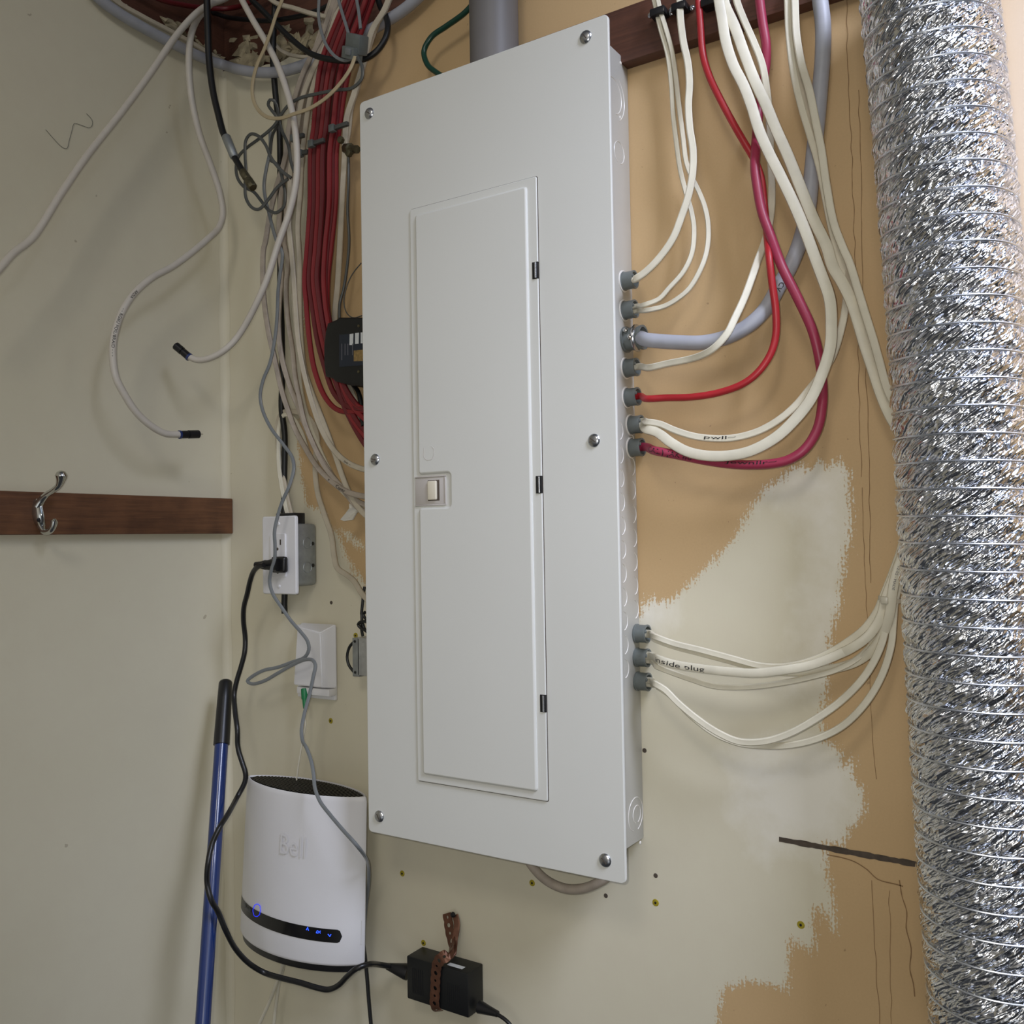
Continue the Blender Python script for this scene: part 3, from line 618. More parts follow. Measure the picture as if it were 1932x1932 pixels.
# ================================================================ FOIL DUCT
def duct():
    A = PB(1736, -150, .083); B = PB(1908, 2080, .090)
    ax = B-A; Ln = ax.length; ax.normalize(); a = ax.cross(Vector((0, 1, 0))).normalized(); b = ax.cross(a)
    root = thing('foil_duct', 'shiny corrugated foil dryer duct hanging down the right edge', 'duct', A)
    pitch = .0248; nr = int(Ln/pitch*10); na = 150; R = .0585
    V = []; F = []; UV = []
    for i in range(nr+1):
        s = Ln*i/nr
        for k in range(na+1):
            th = 2*math.pi*k/na; ph = (s/pitch+th/(2*math.pi)) % 1; q = math.sin(math.pi*ph)
            cr = .0009*math.sin(th*9+i*.9+2*math.sin(i*.13))*math.sin(i*.37+th*3)+.0006*math.sin(th*23-i*1.3)
            rr = R+.0036*q**.75+cr*q
            sw = .004*math.sin(s*5.)
            V.append(A+ax*s+a*(rr*math.cos(th)+sw)+b*(rr*math.sin(th))); UV.append((th*R, s))
    st = na+1
    for i in range(nr):
        for k in range(na): F.append((i*st+k, i*st+k+1, (i+1)*st+k+1, (i+1)*st+k))
    me = bpy.data.meshes.new('foil_skin'); me.from_pydata(V, [], F); ul = me.uv_layers.new(name='UVMap')
    vi = np.zeros(len(me.loops), np.int32); me.loops.foreach_get('vertex_index', vi); ul.data.foreach_set('uv', np.array(UV)[vi].ravel().astype(np.float32))
    link('foil_skin', me, 'foil', root)
    for p in me.polygons: p.use_smooth = True
    wp = []
    n = int(Ln/pitch*40)
    for i in range(n):
        s = Ln*i/n; th = -2*math.pi*((s/pitch) % 1); sw = .004*math.sin(s*5.)
        wp.append(A+ax*s+a*((R+.0024)*math.cos(th)+sw)+b*((R+.0024)*math.sin(th)))
    V = []; F = []; m = 6
    for i, p in enumerate(wp):
        T = (wp[min(i+1, n-1)]-wp[max(i-1, 0)]).normalized(); N = ax.cross(T).normalized(); Bn = T.cross(N)
        for k in range(m): an = 2*math.pi*k/m; V.append(p+N*(.0010*math.cos(an))+Bn*(.0010*math.sin(an)))
    for i in range(n-1):
        for k in range(m): F.append((i*m+k, i*m+(k+1) % m, (i+1)*m+(k+1) % m, (i+1)*m+k))
    pm('wire_coil', V, F, 'ridge', root, label='bright wire ridges of the duct')
duct()

# ================================================================ TOP: conduit and green wire
p = PB(932, 60, .050); pc = thing('grey_conduit', 'thick grey plastic conduit pipe entering the top of the panel', 'pipe', (p.x, p.y, .99))
lathe('pipe', (p.x, -.050, .985), (0, 0, 1), [(0, .0325), (.5, .0325)], 'pvc', pc, 40)
lathe('bell_end', (p.x, -.050, .9955), (0, 0, 1), [(0, .0355), (.012, .0355), (.014, .0328)], 'pvc', pc, 40)
cable('ground_wire', 'dark green ground wire curving into the top of the panel', 'wire', 'p: 900,-120,.03 830,0,.03 760,80,.03 650,160,.03 560,225,.032 515,310,.034 535,390,.036 590,440,.04 650,480,.045 700,540,.05', .0078, mat='green_wire')

# ================================================================ CABLES ON THE LEFT
GR = 'red cables in the bundle left of the panel'
def red(label, top, mid1, mid2, low, tail, d, mat='dark_red', w=.0078, t=.0062):
    cable('red_cable', label, 'cable', '1: %g,-90,%g %g,0 %g,400 %g,620 %g,850 %g,1000 %g,1350 %g,1650 3: %s' % (top+25, d, top, mid1, (mid1+mid2)/2-8, mid2, mid2-20, mid2-25, low, ' '.join(tail.split()[1:])), w, t, mat, GR)
red('red cable at the left edge of the bundle, curving low into the panel', 1060, 905, 850, 806, '408,250 402,420 412,560 428,750 462,960 530,1130 610,1205 760,1208 860,1205,.05', .036, 'red')
red('red cable second from the left edge of the bundle', 1085, 940, 878, 834, '436,200 430,420 452,600 480,780 520,930 580,1100 660,1180 780,1200,.05', .032)
red('red cable third from the left edge of the bundle', 1115, 968, 905, 862, '462,200 455,400 472,560 505,760 552,930 600,1060 650,1190 720,1300 800,1400,.05', .038, 'red')
red('red cable in the middle of the bundle, under the grey clip', 1145, 1000, 932, 888, '486,200 478,400 495,560 530,760 575,950 620,1120 680,1260 760,1400 820,1480,.05', .044)
red('red cable behind the middle of the bundle', 1172, 1022, 955, 905, '505,200 500,400 515,560 545,700 580,850 600,1000 650,1130 720,1270 800,1360,.05', .028)
red('red cable right of the middle of the bundle', 1195, 1045, 978, 925, '528,200 518,400 528,560 550,700 590,900 640,1080 700,1190 800,1290,.05', .040, 'red')
red('red cable second from the right edge of the bundle', 1215, 1072, 1000, 945, '545,200 532,400 538,560 558,690 578,820 610,950 650,1070 740,1190 820,1225,.05', .034)
red('red cable at the right edge of the bundle', 1240, 1100, 1020, 965, '562,200 545,380 540,520 548,640 566,760 600,930 640,1050 700,1160 800,1215,.05', .030, 'red')
GW = 'white cables running down left of the red bundle'
def lw(label, s, w=.0084, t=.0058, mat='cream_wire', key=None, kind=None): cable('electrical_cable', label, 'cable', s, w, t, mat, GW, key=key, kind=kind)
lw('dirty white cable, leftmost of the bunch, handwritten black word at its low end', '1: 1010,-60,.03 960,80 900,250 800,440 740,600 690,820 660,1050 600,1250 560,1420,.026 530,1600 3: 152,230 148,400 158,560 185,740 222,900 262,1080 300,1200 345,1320 410,1440,.03 480,1550 570,1640,.045 660,1700,.056 770,1728,.060 860,1735,.06', mat='grimy_wire', key='contr')
lw('dirty white cable crossing the leftmost one above the outlet', '1: 1030,-60,.02 980,80 920,250 830,450 760,620 710,850 680,1080 640,1250 625,1400 620,1600,.02 3: 262,380 248,560 244,720 262,880 310,1050 370,1200 420,1330 480,1460 560,1590 640,1690 720,1790 800,1840 860,1860,.05', mat='grimy_wire')
lw('white cable third in the bunch, beside the thick black cord', '1: 1060,-60,.024 1000,100 930,300 840,480 780,640 740,850 700,1100 690,1300 685,1500 3: 312,140 330,320 342,480 352,640 366,800 400,980 445,1150 500,1310 575,1440 660,1520 770,1565 860,1570,.05', mat='cream_wire', key='oo')
lw('white cable just left of the red bundle', '1: 1000,-60,.018 960,60 950,200 900,400 830,640 790,900 770,1100 760,1300 745,1500 3: 372,300 372,560 380,760 398,940 440,1080 490,1210 540,1340 590,1480 630,1600 680,1720 760,1830 860,1900,.05', mat='cream_wire')
lw('pale cable hidden behind the bunch, left edge beside the black cord', '1: 985,-60,.012 900,200 820,450 750,700 715,950 700,1200 670,1400 655,1600 3: 300,300 290,450 300,650 330,850 345,1000 370,1130 400,1270 450,1400 520,1540 600,1640 700,1740 800,1790 860,1800,.05', .0076, .0054, 'grimy_wire')
lw('pale cable straight down behind the bunch, lower half', '3: 330,500,.012 350,700 362,860 375,1050 400,1180 450,1330 510,1480 560,1580 620,1680 690,1750,.02 800,1850', .0076, .0054, 'white_wire')
lw('white cable looping up beside the outlet box and back down to the panel', '3: 325,1860,.016 300,1760 272,1620 250,1500 240,1380 240,1290 262,1225 300,1212,.012 350,1215 410,1235 455,1290,.014 480,1380 470,1480 468,1600,.018 485,1720 520,1830 7: 795,430 812,560 835,660 900,710,.022 960,760 1010,840 1060,900,.04 1100,960', .0086, .0058, 'cream_wire')
lw('second white cable feeding the top of the outlet box', '3: 305,1865,.022 285,1780 262,1660 246,1540 244,1420 248,1300 275,1235,.014 320,1240,.01 380,1330 420,1450', .0070, .0052, 'white_wire')
lw('white cable between the red bundle and the panel, running the full height', '0: 745,-30,.034 725,20,.034 1: 1240,200 1180,420 1120,620 1070,780,.034 1060,900 1055,1050 1040,1300 3: 612,300 602,460 588,600 585,720,.02 600,850 640,1000 680,1080 715,1170 735,1260 780,1340 860,1400,.05', .0094, .0062, 'cream_wire')
lw('white cable at the top, right strand beside the splitter', '0: 752,-30,.026 720,30,.026 1: 1265,180 1215,330 1185,430 1150,560 1100,720,.028 1085,860 1060,1000 1050,1200', .0066, .0052, 'cream_wire')
cable('electrical_cable', 'pale cable coming through the broken hole, running left to the bunch', 'cable', '1: 500,-60,.03 600,20,.03 720,55 850,95 950,115 1020,130,.02 1060,200,.012', .0074, .0056, 'cream_wire', GW)
cable('electrical_cable', 'pale cable arcing just below the hole to the red bundle', 'cable', '1: 560,240,.01 600,300,.012 650,345,.02 730,372 830,376 930,350,.02 980,300,.012', .0060, .0046, 'cream_wire', GW)
for k, s in enumerate(('1: 1040,-60,.03 1000,40 935,200 860,420 800,520 770,620,.02 740,760', '1: 1075,-60,.022 1040,20 950,260 880,450 830,600,.018 780,800 750,950')):
    cable('electrical_cable', ('pale cable crossing down behind the splitter cords, left strand', 'pale cable crossing down behind the splitter cords, right strand')[k], 'cable', s, .0072, .0052, 'grimy_wire', GW)
# handwriting
write_on('contr', 'Contr', parse('3: 660,1700')[0], .0052, 'ink', 1.5)
write_on('contr', 'r', parse('3: 585,1650')[0], .0060, 'ink', 1.3)
write_on('oo', 'oo -', parse('3: 690,1540')[0], .0040, 'ink', 1.6)
# coax cables
def coax_end(o, p, d, ln=.028, pin=False):
    d = Vector(d).normalized()
    e = lathe('connector', p-d*.002, d, [(0, .0052), (.0005, .0062), (.0030, .0062), (.0031, .0060), (.013, .0060), (.0135, .0048), (.0155, .0048), (.016, .0064), (ln-.001, .0064), (ln, .0056), (ln, .0040), (ln-.004, .0034)], 'blacksteel', o, 18, label='black metal end connector')
    lathe('ring', p-d*.0024, d, [(0, .0058), (.0004, .0065), (.0030, .0065), (.0034, .0058)], 'blue', e, 18, label='blue ring')
    if pin: lathe('pin', p+d*(ln-.004), d, [(0, .0006), (.008, .0006), (.009, .0003)], 'steel', e, 8)
GC = 'loose white coaxial cables'
o = cable('coaxial_cable', 'white coaxial cable hanging from the ceiling, its tip pointing up left near the corner', 'coaxial cable', 'B: 1: 330,-100,.09 375,0,.09 445,130 540,290,.09 610,430 670,600 715,780 738,1000,.09 733,1200 690,1400 620,1600 520,1900 0: 450,633,.10 423,661,.11 392,677,.12 372,679,.125 356,673,.13', .0098, mat='coax', group=GC)
a = PB(356, 673, .13); b = PB(336, 656, .138); coax_end(o, a, b-a, .030)
cable('coaxial_cable', 'white coaxial cable running diagonally off the left edge of the picture', 'coaxial cable', 'L: 9: 1900,-60,.07 1820,-10 1700,35 1600,100,.07 1450,260 1200,620 1000,890 700,1270,.07 500,1560 260,1930 0: 25,478 0,506 -60,570,.08', .0100, mat='coax', group=GC)
o = cable('coaxial_cable', 'white coaxial cable hanging in an S curve against the left wall, printed lettering', 'coaxial cable', 'L: 9: 1800,-60,.06 1740,0 1660,80 1590,170 1545,300,.06 1530,480 1535,650 1560,850 1620,1100 1700,1320 1780,1560 1805,1730,.065 1775,1840 1690,1930 h: 1160,0 1000,90 880,200 800,330,.075 755,480 748,620 770,750 820,850 890,960,.075 980,1050 1090,1115 1195,1124,.075', .0104, mat='coax', group=GC, key='coax')
a = PL(340, 820, .075); b = PL(386, 819, .080); coax_end(o, a, b-a, .034, True)
write_on('coax', 'ARDIA', PL(255, 555, .07), .0042, 'ink', 1.0, side=.0008)
write_on('coax', '- - RG6U FOIL/BRAID - - -', PL(227, 583, .07), .0042, 'ink', 1.15, side=.0004)
# black coax with long silver end
o = cable('coaxial_cable', 'black coaxial cable hanging down with a grey sleeve and metal tip', 'coaxial cable', 'B: 1: 142,-120,.11 142,0,.11 148,200 158,420 185,620 218,760 250,880 275,930,.11', .0104, mat='black')
p0, p1, p2, p3 = [PB(350+x*.28468, y*.28468, .112) for x, y in ((268, 905), (325, 1045), (378, 1135), (448, 1245))]
lathe('sleeve', p0, p1-p0, [(0, .0062), (.002, .0070), ((p1-p0).length-.002, .0066), ((p1-p0).length, .0050)], 'galv', o, 18, label='grey metal sleeve')
lathe('boot', p1, p2-p1, [(0, .0048), ((p2-p1).length, .0050)], 'black', o, 16)
L_ = (p3-p2).length
lathe('tip', p2, p3-p2, [(0, .0056), (.004, .0064), (L_*.45, .0066), (L_*.5, .0058), (L_*.55, .0072), (L_-.002, .0072), (L_, .0060), (L_, .004)], 'brass', o, 8, label='tarnished metal tip')
# black cords and thick grey cable
cable('black_cable', 'thick black cable running straight down the corner behind the outlet', 'cable', '1: 600,-80,.02 595,0,.02 582,250 580,400 590,550 604,700 622,850 628,1100,.014 630,1500 628,1932,.014 3: 262,700 266,1000 262,1200 280,1350 278,1600 276,1880,.012 7: 452,860,.010 450,930 452,995', .0098, mat='black_soft', n=12)
cable('black_cable', 'black cable looping from the hole around behind the splitter', 'cable', '1: 400,-60,.07 440,0,.07 500,60 570,130 640,200,.065 720,275 830,355 950,392,.062 1080,402 1200,385 1280,325,.045 1330,240 1340,160 1320,90 1290,40,.02 1270,-30', .0088, mat='black_soft')
cable('black_cable', 'black cable lying inside the broken hole', 'cable', '1: 0,60,.01 180,85,.01 280,115 400,130 550,138,.01 700,118 780,100,.01 900,60 1000,10', .0074, mat='black_soft')
cable('grey_cable', 'thick grey cable sagging across the top left corner', 'cable', 'L: 0: 140,-60,.012 185,-5,.012 225,25 270,52 330,84 390,112,.016 420,122,.022 B: 450,131,.028 490,137 530,135,.022 570,124 610,106 650,84,.018 700,56 760,20 790,-6 830,-50', .0168, mat='grey_wire')
cable('red_cable', 'dark red cable crossing the top of the broken corner hole', 'cable', 'L: 0: 250,-30,.004 300,-2,.004 350,10 400,16 B: 430,16,.004 470,5,.006 520,-30', .0080, mat='dark_red')
cable('electrical_cable', 'pale cable lying along the edge of the hole in the left wall', 'cable', 'L: 0: 180,-40,.006 220,2,.006 270,32 320,58 360,80 400,104,.004 424,118', .0080, .006, 'cream_wire')
# flat telephone cords and splitter
GP = 'thin phone cords tangled at the top left'
def cord(label, s, mat='cord_grey', w=.0048, t=.0026): cable('telephone_cord', label, 'cord', s, w, t, mat, GP, kind='flat', n=10)
sp = PB(672, 88, .075)
spl = thing('phone_splitter', 'grey plastic phone splitter hanging in front of the red cables', 'phone splitter', sp)
R_ = Matrix.Rotation(math.radians(26), 3, 'Y')@Matrix.Rotation(math.radians(18), 3, 'X')
box('body', sp+Vector((-.014, -.009, -.010)), sp+Vector((.016, .009, .016)), 'connector', spl, .002, rot=R_)
box('jack_block', sp+Vector((-.017, -.013, -.018)), sp+Vector((.008, .006, -.002)), 'connector', spl, .0015, rot=R_)
box('plug_clip', sp+Vector((-.008, -.0155, -.017)), sp+Vector((.003, -.012, -.008)), 'cord_grey', spl, .001, rot=R_)
cord('grey phone cord curling into the bottom of the splitter from the left', '1: 890,-100,.07 885,0,.07 882,100 900,210 940,310 1000,380 1060,402 1110,385,.078')
cord('grey phone cord dropping from above into the splitter, left one', '1: 995,-100,.07 1015,0,.07 1040,90 1065,170 1085,240,.075')
cord('grey phone cord dropping from above into the splitter, right one', '1: 1120,-100,.07 1135,0,.07 1150,90 1160,190,.075')
cord('cream phone cord in a wide loop under the splitter', '1: 660,-100,.10 640,0,.10 600,100 565,210 520,330 475,430 445,550,.10 445,640 470,710 530,770 620,785 720,755,.10 830,715 930,650 1020,560 1090,460,.09 1125,375,.085', 'tan_wire', .0056)
cord('dark grey phone cord from the splitter winding down into the tangle', '1: 1140,375,.085 1172,450 1168,520 1110,580,.085 1000,597 880,620 760,650,.08 690,690 640,750 590,830 500,910,.08 400,985 350,1040 335,1110 345,1180 390,1240,.08 450,1270 500,1330 550,1392 600,1410 650,1370,.075 660,1290 645,1200 615,1100 560,1060', 'dark_grey_cord', .0050)
cord('dark grey phone cord forming the left loop of the tangle', '1: 700,1180,.082 640,1135 570,1050,.09 530,960 480,900 430,890 400,930 395,1030,.09 400,1130 395,1220 400,1310 440,1375 490,1385,.088 550,1320 610,1240 680,1185,.08', 'dark_grey_cord', .0050)
cord('dark grey phone cord hooking over the black cable, short curl', '1: 560,1020,.06 575,900 610,820,.075 600,770 570,730,.08 548,690 560,662 590,670,.07 610,720 620,800 640,870,.05 680,960 700,1080 720,1140', 'dark_grey_cord', .0050)
cord('long silver grey phone cord snaking down past the outlet to the router', '1: 560,860,.06 560,1000 535,1120 520,1230 530,1320 555,1420,.06 580,1520 605,1600 3: 266,250 252,380 240,480 236,600 222,760,.055 190,920 150,1020 132,1110 145,1200 195,1310 270,1410,.06 325,1490 336,1560 310,1660,.075 7: 435,180 395,310 378,400,.08 382,500 380,590 355,680 342,760 365,850,.07 430,950 500,1050 570,1130 620,1200,.05 628,1260 600,1312 500,1352 400,1388,.05 300,1410 215,1455 180,1488 215,1508,.055 300,1488 400,1432 500,1375,.058 600,1332 655,1335 676,1370 662,1450 630,1600,.07 595,1730 575,1850,.08 585,1932 8: 635,30 665,110 682,200 690,280,.11 720,360 780,440 860,535 935,618,.118 990,690,.10 1016,765,.06 1016,860,.045 1004,960,.03 992,1080,.02 985,1150', 'cord_grey', .0054, .0030)
# clips on the red bundle, brass ground clamp
def clip(px, py, wd, lab, d=.052):
    p = PB(px, py, d); o = thing('cable_clip', lab, 'cable clip', p, 'grey cable clips')
    k = wd/1250/2
    box('strap', p+Vector((-k, -.002, -.0032)), p+Vector((k, .004, .0032)), 'dark_grey_cord', o, .001)
    box('head', p+Vector((-k-.002, -.004, -.0055)), p+Vector((-k+.008, .004, .0055)), 'connector', o, .001)
clip(640, 238, 42, 'grey cable clip across the right of the red bundle'); clip(598, 268, 36, 'grey cable clip across the left of the red bundle')
clip(562, 258, 30, 'dark cable clip on the dirty white cables, upper one', .045); clip(572, 288, 24, 'dark cable clip on the dirty white cables, lower one', .045)
g = PB(662, 285, .03); gc = thing('ground_clamp', 'tarnished brass ground clamp half hidden at the panel edge', 'clamp', g)
lathe('clamp_body', g+Vector((-.010, 0, .006)), (1, -.2, -.35), [(0, .008), (.012, .009), (.013, .006), (.030, .006)], 'brass', gc, 8)
lathe('bolt', g+Vector((-.006, -.012, .013)), (0, -1, 0), [(0, .0052), (.006, .0052), (.0065, .003)], 'brass', gc, 6)
lathe('bolt', g+Vector((.008, -.010, -.010)), (0, -1, 0), [(0, .0052), (.006, .0052), (.0065, .003)], 'brass', gc, 6)
cable('black_wire', 'dark ground wire running down from the brass clamp', 'wire', '1: 1080,980,.03 1080,1200 1075,1400 3: 672,180 660,330 640,460 615,560 615,700,.03', .0044, mat='dark_grey_cord')
cable('black_wire', 'hair thin black wire looping above the black module', 'wire', '3: 745,310,.03 690,380 655,460 640,540 655,610 695,642 750,630,.03', .0016, mat='dark_grey_cord')
# black surge module
b0 = PB(638, 606, .03); b1 = PB(690, 720, .03)
mod = thing('surge_module', 'black electronic module with small labels half hidden behind the panel', 'module', PB(665, 665, .03))
V = []; F = []
ol = parse('3: 612,695 668,672 680,660 745,660 860,660 860,1070 745,1065 660,1042 645,1025 600,1012 590,930 590,830 600,745', .03)
n = len(ol); 
for dy in (.026, -.024): V += [(p.x, p.y+dy, p.z) for p in ol]
V += [(p.x+(b1.x-p.x)*.05, p.y-.026, p.z+((b0.z+b1.z)/2-p.z)*.04) for p in ol]
F = [tuple(range(n)), tuple(2*n+k for k in range(n))]+[(j*n+k, j*n+(k+1) % n, (j+1)*n+(k+1) % n, (j+1)*n+k) for j in (0, 1) for k in range(n)]
pm('housing', V, F, 'black_soft', mod)
def mark(name, s, mat, parent, d, off=.0003):
    P = [PB(*q, d+off) for q in s]; return pm(name, P, [tuple(range(len(P)))], mat, parent, False)
def zz(k, pts): ox, oy, sc = Z[k]; return [(ox+x*sc, oy+y*sc) for x, y in pts]
dm = .0563
mark('label_plate', zz('3', [(612, 745), (760, 735), (760, 930), (612, 942)]), plain('navy_label', (30, 38, 52), .4), mod, dm)
for q in ([(675, 742), (698, 738), (696, 808), (674, 808)], [(708, 736), (732, 733), (730, 800), (708, 802)], [(742, 732), (770, 730), (770, 796), (742, 798)]): mark('sticker', zz('3', q), 'label_white', mod, dm, .0006)
mark('sticker', zz('3', [(700, 842), (760, 836), (760, 905), (700, 907)]), 'label_gold', mod, dm, .0006)
for y in (692, 970):
    q = zz('3', [(730, y)])[0]; lathe('screw', PB(q[0], q[1], .056), (0, -1, 0), [(0, .0024), (.001, .002), (.0014, .0006)], 'brass', mod, 10)
for x in (625, 645, 662, 690):
    q = zz('3', [(x, 800), (x+5, 800), (x+5, 870 if x != 625 else 900), (x, 870 if x != 625 else 900)]); mark('print_line', q, 'faint_ink', mod, dm, .0006)
cable('black_wire', 'pair of wires leaving the bottom of the black module', 'wire', '3: 690,1040,.03 725,1090 742,1150 745,1230 760,1300,.05', .0070, mat='black_soft')
# tape flag on cable
tp = chunk('tape_flag', PB(450+680*.31056, 400+1825*.31056, .035), .010, .002, .008, 5, 'tape'); 
bpy.data.objects.remove(tp)
P = parse('3: 672,1772,.04 750,1788,.036 748,1800 712,1830 690,1870,.042 640,1878,.038 618,1868 650,1830 672,1800,.043')
V = P+[Vector((p.x+.0005, p.y+.002, p.z)) for p in P]; n = len(P)
tag(pm('tape_flag', V, [tuple(range(n)), tuple(n+k for k in range(n))]+[(k, (k+1) % n, n+(k+1) % n, n+k) for k in range(n)], 'tape', None, False), 'scrap of white tape stuck on a white cable beside the panel edge', 'tape')
# loop of beige cable under the panel
cable('beige_cable', 'beige cable loop sagging below the panel bottom', 'cable', '0: 985,1600,.055 1005,1635,.055 1030,1660 1065,1676 1100,1676 1135,1662,.055 1165,1640', .0120, .0112, 'grimy_wire', kind='round')

# ================================================================ OUTLET BOX
a = PB(495, 975, .048); b = PB(560, 1122, .048)
ob = thing('wall_outlet', 'white power outlet on a grey surface-mounted metal box', 'outlet', ((a.x+b.x)/2, 0, b.z))
cx, cz = (a.x+b.x)/2, (a.z+b.z)/2; hw = (b.x-a.x)/2; hh = (a.z-b.z)/2
slab('cover_plate', rrect(cx-hw, cz-hh, cx+hw, cz+hh, .004, 3), -.044, -.049, .002, 'plastic', ob)
bx = cx+.005
box('metal_box', (cx-hw*.72, -.0445, cz-hh*.80), (cx+hw*.86+.002, -.0003, cz+hh*.80), 'galv', ob, .006, 3, label='grey galvanised box')
kx = cx+hw*.86+.002
for dz in (-.020, .018): ring_x('knockout', Vector((kx, -.022, cz+dz)), .0085, .001, 'galv', ob, x=kx)
for dz in (-.017, .017): lathe('screw', (kx-.0005, -.010, cz+dz), (1, 0, 0), [(0, .003), (.001, .003), (.0012, .001)], 'black', ob, 10)
box('bracket', (cx-.012, -.0435, cz+hh*.78), (cx+.028, -.020, cz+hh+.0045), 'blacksteel', ob, .001)
rc = slab('receptacle', rrect(cx-.0165, cz-.0335, cx+.0165, cz+.0335, .002, 2), -.045, -.0515, .0008, 'plastic', ob)
for s in (1, -1):
    for dx, hgt in ((-.0065, .0035), (.0065, .0042)): box('slot', (cx+dx-.0012, -.0519, cz+.018*s+.002-hgt), (cx+dx+.0012, -.0510, cz+.018*s+.002+hgt), 'slot', rc, 0)
    lathe('ground_hole', (cx, -.0512, cz+.018*s-.0085), (0, -1, 0), [(0, .0024), (.0007, .0022), (.0008, .0003)], 'slot', rc, 12)
for s in (1, -1): lathe('screw', (cx, -.049, cz+hh*.80*s), (0, -1, 0), [(0, .003), (.001, .0026), (.0014, .0006)], 'plastic', ob, 12)
# black power cord with its plug
pl0 = PB(420+400*.25873, 900+640*.25873, .062)
cordo = cable('mains_cord', 'black power cord plugged into the outlet and sagging to the adapter', 'cord', '7: 300,642,.085 262,652,.085 225,690 200,760 180,850,.07 155,950 152,1050 165,1180,.05 160,1280 135,1380 105,1480 85,1580,.06 90,1700 108,1850,.08 8: 220,10 228,60 250,130 268,190,.08 265,240,.08 220,330,.09 160,440,.14 110,520,.165 65,620 40,740,.19 35,860 60,960,.19 100,1030 150,1150,.17 210,1260 290,1345,.13 380,1400,.11 480,1432 600,1462 700,1492 765,1504,.095 830,1480 890,1420 950,1372,.098 1010,1352,.085 1080,1352,.05 1140,1362,.035', .0078, mat='black')
pp = box('plug', pl0+Vector((-.017, .001, -.0125)), pl0+Vector((.013, .0085+.0025, .0125)), 'black', cordo, .004, 3)
lathe('plug_grip', pl0+Vector((.004, -.003, 0)), (-1, -.25, 0), [(0, .010), (.010, .0095), (.018, .0075), (.022, .0078), (.030, .0058), (.040, .0048)], 'black', cordo, 16)
# white wall jack box
a = PB(553, 1176, .012); b = PB(627, 1323, .012)
jk = thing('wall_jack_box', 'white plastic wall jack box with a green plug under it', 'wall box', ((a.x+b.x)/2, 0, b.z))
box('backplate', (a.x+.002, -.006, b.z), (b.x, -.0003, a.z-.002), 'plastic', jk, .0015)
c0 = PB(553, 1176, .024); c1 = PB(606, 1292, .024)
V = []
x0, x1, z0, z1 = c0.x, c1.x+.004, c1.z-.006, c0.z
V = [(x0, -.006, z0), (x1+.012, -.006, z0), (x1+.012, -.006, z1), (x0, -.006, z1), (x0, -.025, z0+.002), (x1, -.026, z0+.002), (x1-.003, -.026, z1-.012), (x0+.006, -.021, z1-.006)]
bm = bmesh.new(); vs = [bm.verts.new(v) for v in V]
for f in ((0, 1, 2, 3), (4, 5, 6, 7), (0, 1, 5, 4), (1, 2, 6, 5), (2, 3, 7, 6), (3, 0, 4, 7)): bm.faces.new([vs[i] for i in f])
bmesh.ops.bevel(bm, geom=bm.edges[:], offset=.0016, segments=2, affect='EDGES'); link('lid', mesh_of('lid', bm), 'plastic', jk)
box('lower_lip', (x0+.003, -.021, z0-.012), (x1+.009, -.004, z0-.001), 'plastic', jk, .0015)
for y in (1188, 1250, 1262, 1313):
    q = PB(625, y, .0064); box('vent_notch', q+Vector((-.004, -.0004, -.0005)), q+Vector((.002, .0002, .0005)), 'slot', jk, 0)
ringp = [PB(617+4*math.cos(t), 1215+5*math.sin(t), .0066) for t in np.linspace(.8, 5.4, 10)]
sweep('clip_mark', ringp, .0006, .0006, 'cord_grey', jk, step=.002, n=6)
gpl = cable('fibre_cable', 'thin white cable with a green plug hanging from the wall jack box', 'cable', '7: 605,1700,.030 598,1760,.03 605,1800,.03 8: 612,0,.028 604,50 592,120 582,190,.03 576,260,.03 574,330', .0024, mat='white_wire')
q0 = PB(574, 1300, .02); q1 = PB(576, 1336, .028)
lathe('green_plug', q0, q1-q0, [(0, .0052), ((q1-q0).length*.5, .0052), ((q1-q0).length*.55, .0040), ((q1-q0).length, .0034)], 'green', gpl, 12, label='green plug')
# small metal transformer at the panel edge
t0 = PB(669, 1203, .03); t1 = PB(700, 1278, .03)
tr = thing('doorbell_transformer', 'small silver transformer with black wires half behind the panel', 'transformer', ((t0.x+t1.x)/2, 0, t1.z))
box('case', (t0.x+.009, -.034, t1.z+.002), (t1.x+.03, -.004, t0.z+.001), 'steel', tr, .001)
box('flange', (t0.x-.001, -.034, t1.z), (t0.x+.012, -.0003, t0.z), 'galv', tr, .0006)
for z in (t0.z-.005, t1.z+.006): lathe('screw', (t0.x+.004, -.034, z), (0, -1, 0), [(0, .0022), (.001, .0018)], 'blacksteel', tr, 10)
for s in ('7: 965,1195,.012 925,1240 908,1310 920,1370 960,1425,.012', '7: 1022,1160,.03 1012,1100 1018,1060,.035 1040,1120 1060,1130,.03', '7: 1012,1000,.03 1018,940 1025,870 1035,800,.03', '7: 1040,985,.04 1025,1000 1040,1030 1060,1040,.04', '7: 1060,1055,.045 1010,1055 988,1075 1005,1100 1060,1120,.04', '7: 1014,1000,.03 1016,1060,.03 1018,1110,.03'):
    sweep('lead_wire', parse(s), .0046, .0046, 'black_soft', tr, n=8)

